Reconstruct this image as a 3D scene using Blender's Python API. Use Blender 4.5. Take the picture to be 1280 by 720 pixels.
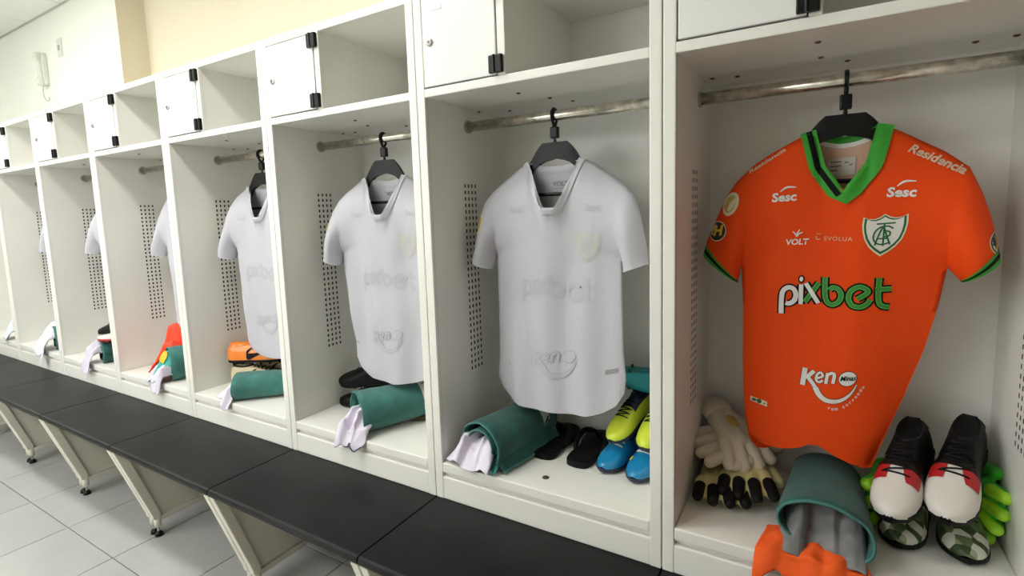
import bpy, bmesh, math, random
from mathutils import Vector, Matrix, Euler, noise
from mathutils.bvhtree import BVHTree
PI = math.pi
for o in list(bpy.data.objects): bpy.data.objects.remove(o)
scn = bpy.context.scene
COL = scn.collection

# ------------------------------------------------------------ camera, world, lights, exposure
Z0 = 0.585            # height of the cubby floors above the room floor
W = 0.72              # locker pitch
def rotm(a, b, c):
    return Matrix.Rotation(a, 3, 'Z') @ Matrix.Rotation(b, 3, 'X') @ Matrix.Rotation(c, 3, 'Z')
cam = bpy.data.cameras.new('camera'); co = bpy.data.objects.new('camera', cam); COL.objects.link(co)
co.matrix_world = Matrix.Translation((0.4422*W, -1.6849*W, 1.0915*W+Z0)) @ rotm(0.5395, 1.4584, -0.0309).to_4x4()
cam.sensor_width = 36; cam.lens = 36*646.557/1280
cam.shift_x = -0.8624/1280; cam.shift_y = -23.818/1280
cam.clip_start = 0.02
scn.camera = co
world = bpy.data.worlds.new('world'); scn.world = world; world.use_nodes = True
world.node_tree.nodes['Background'].inputs[0].default_value = (0.9, 0.95, 1, 1)
world.node_tree.nodes['Background'].inputs[1].default_value = 0.05
LAMP_POWER = 225.0      # strength of the ceiling lamps' diffusers, see ceiling_light below
LAMPS = [(-1.55, -0.80), (-3.85, -0.80), (-6.9, -0.80), (-1.5, -2.3), (-3.4, -2.3)]  # last two are unseen fill lights added to brighten the locker interiors
FILL_WINDOW_LIGHT = 3.2; WX0, WX1, WZ0, WZ1 = -4.8, -1.4, 1.25, 2.45   # glow of the unseen window added in the front wall as fill
vs = scn.view_settings
vs.view_transform = 'Standard'; vs.look = 'None'; vs.gamma = 1; vs.use_curve_mapping = False
vs.exposure = 0.1

# ------------------------------------------------------------ materials
MATS = {}
def mat(name, col, rough=0.5, metal=0.0, bump=0.0, bscale=200.0, var=0.0, vscale=8.0, emis=None, spec=0.5, sheen=0.0, coat=0.0, col2=None):
    if name in MATS: return MATS[name]
    m = bpy.data.materials.new(name); m.use_nodes = True; nt = m.node_tree; b = nt.nodes['Principled BSDF']
    b.inputs['Base Color'].default_value = (*col, 1); b.inputs['Roughness'].default_value = rough; b.inputs['Metallic'].default_value = metal
    b.inputs['Specular IOR Level'].default_value = spec; b.inputs['Sheen Weight'].default_value = sheen; b.inputs['Coat Weight'].default_value = coat
    tc = nt.nodes.new('ShaderNodeTexCoord')
    if var > 0 or col2:
        n = nt.nodes.new('ShaderNodeTexNoise'); n.inputs['Scale'].default_value = vscale; n.inputs['Detail'].default_value = 6
        nt.links.new(tc.outputs['Object'], n.inputs['Vector'])
        r = nt.nodes.new('ShaderNodeValToRGB'); r.color_ramp.elements[0].position = 0.35; r.color_ramp.elements[1].position = 0.65
        c2 = col2 if col2 else tuple(min(1, c*(1+var)) for c in col)
        c1 = col if col2 else tuple(c*(1-var) for c in col)
        r.color_ramp.elements[0].color = (*c1, 1); r.color_ramp.elements[1].color = (*c2, 1)
        nt.links.new(n.outputs['Fac'], r.inputs['Fac']); nt.links.new(r.outputs['Color'], b.inputs['Base Color'])
    if bump > 0:
        n2 = nt.nodes.new('ShaderNodeTexNoise'); n2.inputs['Scale'].default_value = bscale; n2.inputs['Detail'].default_value = 3
        nt.links.new(tc.outputs['Object'], n2.inputs['Vector'])
        bp = nt.nodes.new('ShaderNodeBump'); bp.inputs['Strength'].default_value = bump; bp.inputs['Distance'].default_value = 0.002
        nt.links.new(n2.outputs['Fac'], bp.inputs['Height']); nt.links.new(bp.outputs['Normal'], b.inputs['Normal'])
    if emis:
        b.inputs['Emission Color'].default_value = (*emis[:3], 1); b.inputs['Emission Strength'].default_value = emis[3]
    MATS[name] = m
    return m
M_paint = mat('locker_paint', (0.87, 0.855, 0.80), 0.32, bump=0.05, bscale=350, var=0.02, vscale=3)
M_cav = mat('cavity_shade', (0.012, 0.012, 0.012), 0.8)  # near-black colour puts shade into the cavity behind the vent holes
M_door = mat('locker_door_paint', (0.86, 0.855, 0.835), 0.3, bump=0.05, bscale=350)
M_black = mat('black_plastic', (0.005, 0.005, 0.005), 0.35, spec=0.25)
M_chrome = mat('worn_chrome', (0.70, 0.66, 0.58), 0.24, 1.0, bump=0.2, bscale=60, var=0.25, vscale=45)
M_steel = mat('steel', (0.45, 0.44, 0.42), 0.3, 1.0)
M_screw = mat('screw_head', (0.16, 0.13, 0.10), 0.45, 0.8)
M_bench = mat('bench_laminate', (0.008, 0.009, 0.009), 0.45, bump=0.15, bscale=500, var=0.5, vscale=4, spec=0.22)
M_frame = mat('bench_frame_paint', (0.78, 0.74, 0.64), 0.35, var=0.03, vscale=6)
M_tile = mat('floor_tile', (0.50, 0.50, 0.485), 0.22, var=0.04, vscale=3)
M_grout = mat('grout', (0.20, 0.18, 0.155), 0.9)
M_wall = mat('wall_paint', (0.85, 0.86, 0.77), 0.7, bump=0.1, bscale=80, var=0.015, vscale=2)
M_wall2 = mat('wall_beige', (0.84, 0.76, 0.58), 0.7, bump=0.1, bscale=80, var=0.02, vscale=2)
M_ceil = mat('ceiling_board', (0.82, 0.84, 0.80), 0.8, bump=0.2, bscale=120)
M_grid = mat('ceiling_grid', (0.55, 0.57, 0.52), 0.5)
M_white_plastic = mat('white_plastic', (0.66, 0.68, 0.61), 0.35)
M_jw = mat('white_jersey', (0.56, 0.55, 0.60), 0.75, bump=0.25, bscale=900, sheen=0.2)
M_jo = mat('orange_jersey', (0.88, 0.070, 0.003), 0.75, bump=0.25, bscale=900, spec=.25)
M_green = mat('jersey_green', (0.04, 0.36, 0.03), 0.7)
M_bk = mat('print_black', (0.004, 0.005, 0.004), 0.7, spec=.2)
M_pw = mat('print_white', (0.80, 0.78, 0.74), 0.6)
M_pg = mat('print_green', (0.08, 0.40, 0.05), 0.6)
M_dg = mat('print_dark_green', (0.01, 0.13, 0.035), 0.6)
M_cream = mat('print_cream', (0.80, 0.74, 0.52), 0.6)
M_navy = mat('print_navy', (0.02, 0.02, 0.035), 0.6)
M_yel = mat('print_yellow', (0.85, 0.55, 0.03), 0.6)
M_gold = mat('print_gold', (0.60, 0.42, 0.12), 0.5)
M_lining = mat('collar_lining', (0.66, 0.42, 0.30), 0.8)
M_ghost = mat('print_ghost', (0.44, 0.43, 0.47), 0.7)
M_ghost2 = mat('print_ghost_cream', (0.57, 0.57, 0.52), 0.7)
M_grey = mat('print_grey', (0.30, 0.30, 0.31), 0.6)
M_towel = mat('teal_towel', (0.017, 0.100, 0.086), 0.95, bump=0.8, bscale=500, sheen=0.15, var=0.25, vscale=14)
M_towel_lt = mat('towel_hem', (0.06, 0.19, 0.17), 0.9, bump=0.5, bscale=500)
M_towel_band = mat('towel_band', (0.45, 0.50, 0.47), 0.9)
M_cloth = mat('lilac_white_cloth', (0.74, 0.68, 0.80), 0.8, bump=0.2, bscale=700)
M_cloth_b = mat('blue_white_cloth', (0.76, 0.78, 0.86), 0.8, bump=0.2, bscale=700)
M_teal = mat('teal_cloth', (0.06, 0.42, 0.36), 0.8, bump=0.2, bscale=600)
M_greycl = mat('grey_cloth', (0.20, 0.20, 0.20), 0.9, bump=0.4, bscale=500, var=0.2, vscale=20)
M_redcl = mat('red_mesh_cloth', (0.95, 0.06, 0.015), 0.6)

# ------------------------------------------------------------ helpers
def mesh(name, verts, faces, m, smooth=False, mats=None, fmat=None):
    me = bpy.data.meshes.new(name); me.from_pydata([tuple(v) for v in verts], [], faces); me.update()
    for x in (mats or [m]): me.materials.append(x)
    if fmat:
        for i, p in enumerate(me.polygons): p.material_index = fmat[i]
    if smooth:
        for p in me.polygons: p.use_smooth = True
    return me
def bm_mesh(name, bm, m, smooth=False):
    me = bpy.data.meshes.new(name); bm.to_mesh(me); bm.free(); me.materials.append(m)
    if smooth:
        for p in me.polygons: p.use_smooth = True
    return me
def obj(name, me, parent=None, loc=None, rot=None):
    o = bpy.data.objects.new(name, me); COL.objects.link(o)
    if parent: o.parent = parent
    if loc is not None: o.location = loc
    if rot is not None: o.rotation_euler = rot
    return o
def thing(name, label, cat, loc=(0, 0, 0), rot=(0, 0, 0), group=None):
    o = obj(name, None, None, loc, rot); tag(o, label, cat, group); return o
def tag(o, label, cat, group=None):
    o['label'] = label; o['category'] = cat
    if group: o['group'] = group
    return o
def struct(o): o['kind'] = 'structure'; return o
class B:
    """collects boxes / tubes / lofts into one bmesh"""
    def __init__(s): s.bm = bmesh.new()
    def box(s, x0, x1, y0, y1, z0, z1, bev=0.0, seg=2):
        t = bmesh.new(); bmesh.ops.create_cube(t, size=1)
        for v in t.verts: v.co = Vector((x0+(v.co.x+.5)*(x1-x0), y0+(v.co.y+.5)*(y1-y0), z0+(v.co.z+.5)*(z1-z0)))
        if bev > 0: bmesh.ops.bevel(t, geom=list(t.edges), offset=bev, segments=seg, affect='EDGES', profile=0.6)
        s.add(t); return s
    def add(s, t):
        me = bpy.data.meshes.new('tmp'); t.to_mesh(me); t.free(); s.bm.from_mesh(me); bpy.data.meshes.remove(me)
    def prism(s, poly, axis, a0, a1, bev=0.0):
        """poly: 2D points; axis 'x' -> (y,z) points extruded in x, 'y' -> (x,z), 'z' -> (x,y)"""
        t = bmesh.new()
        def P(p, a): return (a, p[0], p[1]) if axis == 'x' else ((p[0], a, p[1]) if axis == 'y' else (p[0], p[1], a))
        n = len(poly); va = [t.verts.new(P(p, a0)) for p in poly]; vb = [t.verts.new(P(p, a1)) for p in poly]
        t.faces.new(va); t.faces.new(vb[::-1])
        for i in range(n): t.faces.new((va[i], vb[i], vb[(i+1) % n], va[(i+1) % n]))
        bmesh.ops.recalc_face_normals(t, faces=t.faces)
        if bev > 0: bmesh.ops.bevel(t, geom=list(t.edges), offset=bev, segments=2, affect='EDGES', profile=0.6)
        s.add(t); return s
    def tube(s, pts, rad, seg=10, cap=True):
        pts = [Vector(p) for p in pts]; n = len(pts)
        rs = rad if isinstance(rad, (list, tuple)) else [rad]*n
        t = bmesh.new(); rings = []; up = None
        for i, p in enumerate(pts):
            d = (pts[min(i+1, n-1)]-pts[max(i-1, 0)]).normalized()
            if up is None: up = d.orthogonal().normalized()
            up = (up-d*up.dot(d)).normalized(); sd = d.cross(up)
            rings.append([t.verts.new(p+rs[i]*(math.cos(2*PI*k/seg)*up+math.sin(2*PI*k/seg)*sd)) for k in range(seg)])
        for i in range(n-1):
            for k in range(seg): t.faces.new((rings[i][k], rings[i][(k+1) % seg], rings[i+1][(k+1) % seg], rings[i+1][k]))
        if cap: t.faces.new(rings[0][::-1]); t.faces.new(rings[-1])
        s.add(t); return s
    def capsule(s, p0, p1, r0, r1, seg=12):
        p0 = Vector(p0); p1 = Vector(p1); d = (p1-p0).normalized(); pts = []; rs = []
        for k in range(5): a = PI/2*(1-k/4); pts.append(p0-d*r0*math.sin(a)); rs.append(max(1e-4, r0*math.cos(a)))
        for k in range(5): a = PI/2*k/4; pts.append(p1+d*r1*math.sin(a)); rs.append(max(1e-4, r1*math.cos(a)))
        return s.tube(pts, rs, seg)
    def ball(s, c, r, sub=2):
        t = bmesh.new(); bmesh.ops.create_icosphere(t, subdivisions=sub, radius=1)
        r = r if isinstance(r, (tuple, list)) else (r, r, r)
        for v in t.verts: v.co = Vector((c[0]+v.co.x*r[0], c[1]+v.co.y*r[1], c[2]+v.co.z*r[2]))
        s.add(t); return s
    def mesh(s, name, m, smooth=False): return bm_mesh(name, s.bm, m, smooth)
    def obj(s, name, m, parent=None, smooth=False, loc=None): return obj(name, s.mesh(name, m, smooth), parent, loc)

def smoothstep(a, b, x):
    t = max(0, min(1, (x-a)/(b-a))); return t*t*(3-2*t)
def nz(x, y, z=0.0): return noise.noise(Vector((x, y, z)))
def poly_at(pts, t):
    """point at arc-length fraction t of a polyline"""
    L = [0]
    for a, b in zip(pts, pts[1:]): L.append(L[-1]+math.dist(a, b))
    d = t*L[-1]
    for i in range(len(pts)-1):
        if d <= L[i+1] or i == len(pts)-2:
            f = (d-L[i])/max(1e-9, L[i+1]-L[i]); return tuple(a+(b-a)*f for a, b in zip(pts[i], pts[i+1]))
def spline(pts, n):
    """Catmull-Rom resample to n points per span"""
    out = []; P = [pts[0]]+list(pts)+[pts[-1]]
    for i in range(1, len(P)-2):
        for k in range(n):
            t = k/n; out.append(tuple(0.5*((2*b)+(c-a)*t+(2*a-5*b+4*c-d)*t*t+(-a+3*b-3*c+d)*t**3) for a, b, c, d in zip(P[i-1], P[i], P[i+1], P[i+2])))
    out.append(tuple(pts[-1])); return out

# ------------------------------------------------------------ the room
CEIL = 2.28+Z0
XL, XR, YF = -8.0, 2.6, -3.4
YB, YR, XC = 0.438, 0.60, -3.47          # light wall plane, recessed wall plane, corner between them
floor = struct(obj('floor', B().box(XL, XR, YF, YR, -0.06, -0.004).mesh('floor', M_grout)))
TP = 0.437
tme = B().box(-TP/2+.0022, TP/2-.0022, -TP/2+.0022, TP/2-.0022, -0.008, 0, 0.0012, 1).mesh('tile', M_tile)
x = -2.586+TP/2-12*TP
while x-TP/2 < XR-.05:
    y = -0.37+TP/2-6*TP
    while y < YR:
        if x-TP/2 > XL-.3: obj('tile', tme, floor, (x, y, 0))
        y += TP
    x += TP
ceiling = struct(obj('ceiling', B().box(XL, XR, YF, YR, CEIL+.006, CEIL+.05).mesh('ceiling', M_grid)))
CP = 0.6
cme = B().box(-CP/2+.006, CP/2-.006, -CP/2+.006, CP/2-.006, CEIL-.002, CEIL+.012, 0.002, 1).mesh('ceiling_panel', M_ceil)
lampcells = set()
for i in range(-6, 12):
    for j in range(-6, 1):
        cx = -4.17+CP/2+CP*i-CP; cy = 0.42-CP/2+CP*j
        if cx-CP/2 < XL-.2 or cx+CP/2 > XR+.2 or cy-CP/2 < YF-.3: continue
        obj('ceiling_panel', cme, ceiling, (cx, cy, 0))
def wall(name, x0, x1, y0, y1, m): return struct(obj(name, B().box(x0, x1, y0, y1, 0, CEIL+.05).mesh(name, m)))
wall('wall_back', XL, XC, YB, YR+.12, M_wall)
struct(obj('trim_1', B().box(XC-.001, XC+.004, YB, YR, 0, CEIL+.004).mesh('trim_1', M_wall2)))
wall('wall_recess', XC, XR, YR, YR+.12, M_wall2)
wall('wall_front', XL, XR, YF-.1, YF, M_wall)
# unseen window added in the front wall; glowing panes brighten the locker interiors
win = struct(obj('fill_window_1', B().box(WX0-.06, WX1+.06, YF, YF+.03, WZ0-.06, WZ0).box(WX0-.06, WX1+.06, YF, YF+.03, WZ1, WZ1+.06).box(WX0-.06, WX0, YF, YF+.03, WZ0, WZ1).box(WX1, WX1+.06, YF, YF+.03, WZ0, WZ1).mesh('fill_window_1', mat('fill_window_frame', (.6, .6, .58), .4))))
nW = 5; dW = (WX1-WX0)/nW
for i in range(nW):
    obj('pane', B().box(WX0+i*dW+.012, WX0+(i+1)*dW-.012, YF+.004, YF+.014, WZ0+.005, WZ1-.005).mesh('pane', mat('fill_pane_glow', (.8, .85, .9), .4, emis=(.96, .98, 1.0, FILL_WINDOW_LIGHT))), win)
    if i: obj('mullion', B().box(WX0+i*dW-.014, WX0+i*dW+.014, YF, YF+.03, WZ0, WZ1, .003).mesh('mullion', MATS['fill_window_frame']), win)
wall('wall_left', XL-.1, XL, YF, YR, M_wall)
wall('wall_right', XR, XR+.1, YF, YR, mat('wall_tan', (0.38, 0.25, 0.16), 0.7, bump=0.1, bscale=80))  # unseen wall; tan colour invented to bounce warmth into the nearest locker
# ceiling lamps: surface boxes with a lit diffuser
M_lamp = mat('lamp_diffuser', (0.9, 0.95, 0.9), 0.4, emis=(1.0, 1.0, 0.95, LAMP_POWER/10))
dif = B().box(-.57, .57, -.135, .135, -.052, -.012, .01).mesh('diffuser', M_lamp)
hou = B().box(-.6, .6, -.155, .155, -.035, 0, .004).mesh('housing', M_white_plastic)
for i, (lx, ly) in enumerate(LAMPS):
    t = thing('ceiling_light', {0: 'long white fluorescent ceiling light over the lockers with the black and the orange boots', 1: 'long white fluorescent ceiling light over the locker with the black boot on its towel', 2: 'long white fluorescent ceiling light beyond the far end of the locker row'}[i] if ly > -2 else 'added long white ceiling fill light by the far wall', 'lamp', (lx, ly, CEIL-.002), group='ceiling lights')
    obj('housing', hou, t); obj('diffuser', dif, t)

# ------------------------------------------------------------ locker parts (mesh data shared by all units)
D = 0.429; S = 0.03; ZT = 1.421; SB, ST = 1.121, 1.145; HB = -0.12
def perforated(x, xo):
    ys = [0.012]; zs = [0.0]
    hy = set(); hz = set()
    for c in range(4):
        c0 = 0.183+c*0.0195; ys += [c0-.0035, c0+.0035]; hy.add(len(ys)-2)
    for r in range(30):
        r0 = 0.257+r*0.02117; zs += [r0-.0055, r0+.0055]; hz.add(len(zs)-2)
    ys.append(D); zs += [SB]
    V = [(x, y, z) for z in zs for y in ys]; n = len(ys); F = []
    for j in range(len(zs)-1):
        for i in range(n-1):
            if i in hy and j in hz: continue
            F.append((j*n+i, j*n+i+1, (j+1)*n+i+1, (j+1)*n+i))
    k = len(V); V += [(x, .012, SB), (x, D, SB), (x, D, ZT-.02), (x, .012, ZT-.02)]; F.append((k, k+1, k+2, k+3))
    k = len(V); V += [(xo, .012, HB+.001), (xo, D, HB+.001), (xo, D, ZT), (xo, .012, ZT)]; F.append((k, k+1, k+2, k+3))
    sg = 1 if x > xo else -1
    nd = len(F)
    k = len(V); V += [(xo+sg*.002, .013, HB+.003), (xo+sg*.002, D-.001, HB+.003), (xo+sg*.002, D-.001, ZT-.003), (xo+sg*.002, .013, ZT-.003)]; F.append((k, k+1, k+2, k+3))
    for z in (ZT-.002, HB+.002):
        k = len(V); V += [(x, .012, z), (x, D, z), (xo, D, z), (xo, .012, z)]; F.append((k, k+1, k+2, k+3))
    k = len(V); V += [(x, .012, HB+.002), (x, D, HB+.002), (x, D, 0), (x, .012, 0)]; F.append((k, k+1, k+2, k+3))
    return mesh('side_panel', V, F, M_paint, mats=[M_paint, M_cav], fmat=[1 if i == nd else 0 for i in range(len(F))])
LM = dict(
    stile_l=B().box(.0012, S, 0, .013, HB, ZT, .003).mesh('stile', M_paint),
    stile_r=B().box(W-S, W-.0012, 0, .013, HB, ZT, .003).mesh('stile', M_paint),
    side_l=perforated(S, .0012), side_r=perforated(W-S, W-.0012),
    back=B().box(.002, W-.002, D, D+.004, HB, ZT-.001).mesh('back_panel', M_paint),
    top=B().box(S-.002, W-S+.002, .0005, D, 1.395, ZT-.0005, .003).mesh('top_panel', M_paint),
    shelf=B().box(S-.001, W-S+.001, .0005, D, SB, ST, .003).mesh('upper_shelf', M_paint),
    floor=B().box(S+.0005, W-S-.0005, .0005, D, -.032, 0, .004).mesh('cubby_floor', M_paint),
    base=B().box(S-.001, W-S+.001, .001, .02, HB, -.046, .004).mesh('base_panel', M_paint),
    kick=B().box(S-.001, W-S+.001, .016, .03, HB+.002, -.03).mesh('base_recess', M_paint),
    divider=B().box(.284, .308, .001, .016, ST, 1.396, .002).box(.303, .307, .014, D, ST, 1.396).mesh('divider', M_paint),
    door=B().box(.0345, .281, -.002, .014, 1.1485, 1.3905, .0025).mesh('door', M_door),
    label=B().box(.064, .108, -.0032, -.001, 1.353, 1.363, .0008).mesh('label_slot', M_door),
    lock=B().tube([(.06, -.0015, 1.27), (.06, -.006, 1.27), (.06, -.0075, 1.27)], [.011, .011, .0075], 20).mesh('lock', M_steel),
    keyhole=B().tube([(.06, -.0072, 1.27), (.06, -.0082, 1.27)], [.0045, .0045], 10).box(.057, .063, -.0086, -.0075, 1.269, 1.271).mesh('keyhole', M_screw),
)
for nm, z in (('hinge_t', 1.368), ('hinge_b', 1.174)):
    b = B().box(.262, .2795, -.012, -.001, z-.023, z+.023, .003).box(.2805, .303, -.012, .001, z-.023, z+.023, .003).tube([(.28, -.0115, z-.023), (.28, -.0115, z+.023)], .004, 8)
    LM[nm] = b.mesh('hinge', M_black)
screwm = B().ball((0, 0, 0), (.0065, .0065, .0035), 2).mesh('screw', M_screw)
LABELS = {
    0: ('white locker with the orange jersey hanging inside', 'locker holding the orange jersey'),
    -1: ('white locker holding a white jersey, black flip-flops and blue and yellow boots', 'locker with the black flip-flops'),
    -2: ('white locker holding a white jersey and black boots behind a towel roll', 'locker with the black boots'),
    -3: ('white locker holding a white jersey and bright orange boots', 'locker with the orange boots'),
    -4: ('white locker holding a white jersey and a red mesh bib', 'locker with the red bib'),
    -5: ('white locker below the beige wall corner with a black boot on its towel', 'locker with the black boot on a towel'),
    -6: ('white locker below the wall intercom with a white cloth over its edge', 'locker below the wall intercom'),
    -7: ('white locker at the far end of the row holding a lime boot', 'far end locker with the lime boot')}
RODY = {0: 0.253}
for k in range(0, -8, -1):
    t = thing('locker', LABELS[k][0], 'locker', (k*W, 0, Z0), group='lockers in the row')
    for nm, key in (('stile', 'stile_l'), ('stile', 'stile_r'), ('side_panel', 'side_l'), ('side_panel', 'side_r'), ('back_panel', 'back'), ('top_panel', 'top'), ('upper_shelf', 'shelf'), ('cubby_floor', 'floor'), ('base_panel', 'base'), ('base_recess', 'kick'), ('divider', 'divider')):
        obj(nm, LM[key], t)
    d = obj('door', LM['door'], t)
    obj('label_slot', LM['label'], d); lk = obj('lock', LM['lock'], d); obj('keyhole', LM['keyhole'], d)
    obj('hinge', LM['hinge_t'], d); obj('hinge', LM['hinge_b'], d)
    ry = RODY.get(k, 0.212)
    rod = B().tube([(S, ry, 1.062), (W-S, ry, 1.062)], .0155, 20).obj('hanging_rod', M_chrome, t, True)
    for sx in (S, W-S-.006): B().prism([(ry+.021*math.cos(a), 1.062+.021*math.sin(a)) for a in [PI*2*i/16 for i in range(16)]], 'x', sx, sx+.006).obj('rod_flange', M_steel, rod)
    rnd = random.Random(k)
    for (sx, sy) in ((.30, .105), (.305, .245), (.36, .32), (.115, .315), (.055, .297), (.595, .32), (.66, .315)):
        obj('screw', screwm, t, (sx+rnd.uniform(-.03, .03) if k else sx, sy+rnd.uniform(-.02, .02) if k else sy, SB-.0005))
    if k == -1: obj('screw', B().ball((0, 0, 0), (.011, .011, .003), 2).mesh('screw', M_screw), t, (.362, .069, .0005))

# ------------------------------------------------------------ bench sections
YBF = -0.335
slab_prof = [(YBF, -.141), (YBF-.001, -.132), (YBF+.003, -.1235), (YBF+.010, -.1205), (D, -.1205), (D, -.146), (YBF+.008, -.146)]
slabm = B().prism(slab_prof, 'x', .0022, W-.0022, .0012).mesh('seat_slab', M_bench)
def slant(x0, x1):
    return B().prism([(-.333, -.1465), (-.295, -.1465), (-.188, -.478), (-.190, -.500), (-.218, -.500), (-.222, -.478)], 'x', x0, x1, .004)
for k in range(0, -8, -1):
    t = thing('bench', 'black-topped bench section under the '+LABELS[k][1], 'bench', (k*W, 0, Z0), group='bench sections')
    obj('seat_slab', slabm, t)
    for x0, x1 in ((.003, .033), (W-.033, W-.003)):
        xc = (x0+x1)/2
        slant(x0, x1).obj('leg', M_frame, t)
        B().prism([(-.296, -.1465), (D-.01, -.1465), (D-.01, -.502), (-.190, -.502)], 'x', xc-.002, xc+.002).obj('side_panel', M_frame, t)
        B().box(x0+.003, x1-.003, -.19, D-.005, -.516, -.494, .003).obj('bottom_rail', M_frame, t)
        for fy in (-.198, D-.03):
            f = B().tube([(xc, fy, -.542), (xc, fy, -.49)], .0145, 14).obj('post', M_frame, t, True)
            B().tube([(xc, fy, -.575), (xc, fy, -.54)], .006, 8).obj('threaded_rod', M_steel, f)
            B().tube([(xc, fy, -.585), (xc, fy, -.572), (xc, fy, -.564)], [.0165, .0155, .009], 16).obj('levelling_foot', M_black, f)

# ------------------------------------------------------------ wall fittings
t = thing('intercom_handset', 'white wall intercom handset mounted on the pale wall', 'intercom', (-4.60, YB, 1.80+Z0))
B().prism([(-.001, .0), (-.001, .225), (-.03, .225), (-.034, .12), (-.03, 0)], 'x', -.036, .036, .006).obj('base', M_white_plastic, t)
B().prism([(-.03, -.005), (-.03, .23), (-.058, .228), (-.065, .19), (-.05, .16), (-.05, .06), (-.065, .03), (-.058, -.003)], 'x', -.027, .027, .007).obj('handset', M_white_plastic, t)
B().tube(spline([(0, -.03, 0), (.0, -.035, -.05), (.02, -.035, -.10), (.06, -.03, -.12), (.05, -.02, -.09)], 8), .004, 8).obj('cord', mat('cord', (.45, .5, .42), .5), t, True)
t = thing('wall_switch', 'white wall switch plate beside the intercom handset', 'switch', (-4.32, YB, 2.02+Z0))
B().box(-.038, .038, -.008, 0, -.06, .06, .003).obj('plate', M_white_plastic, t)
B().box(-.01, .01, -.013, -.006, -.017, .017, .002).obj('button', mat('switch_button', (.35, .36, .32), .4), t)

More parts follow.
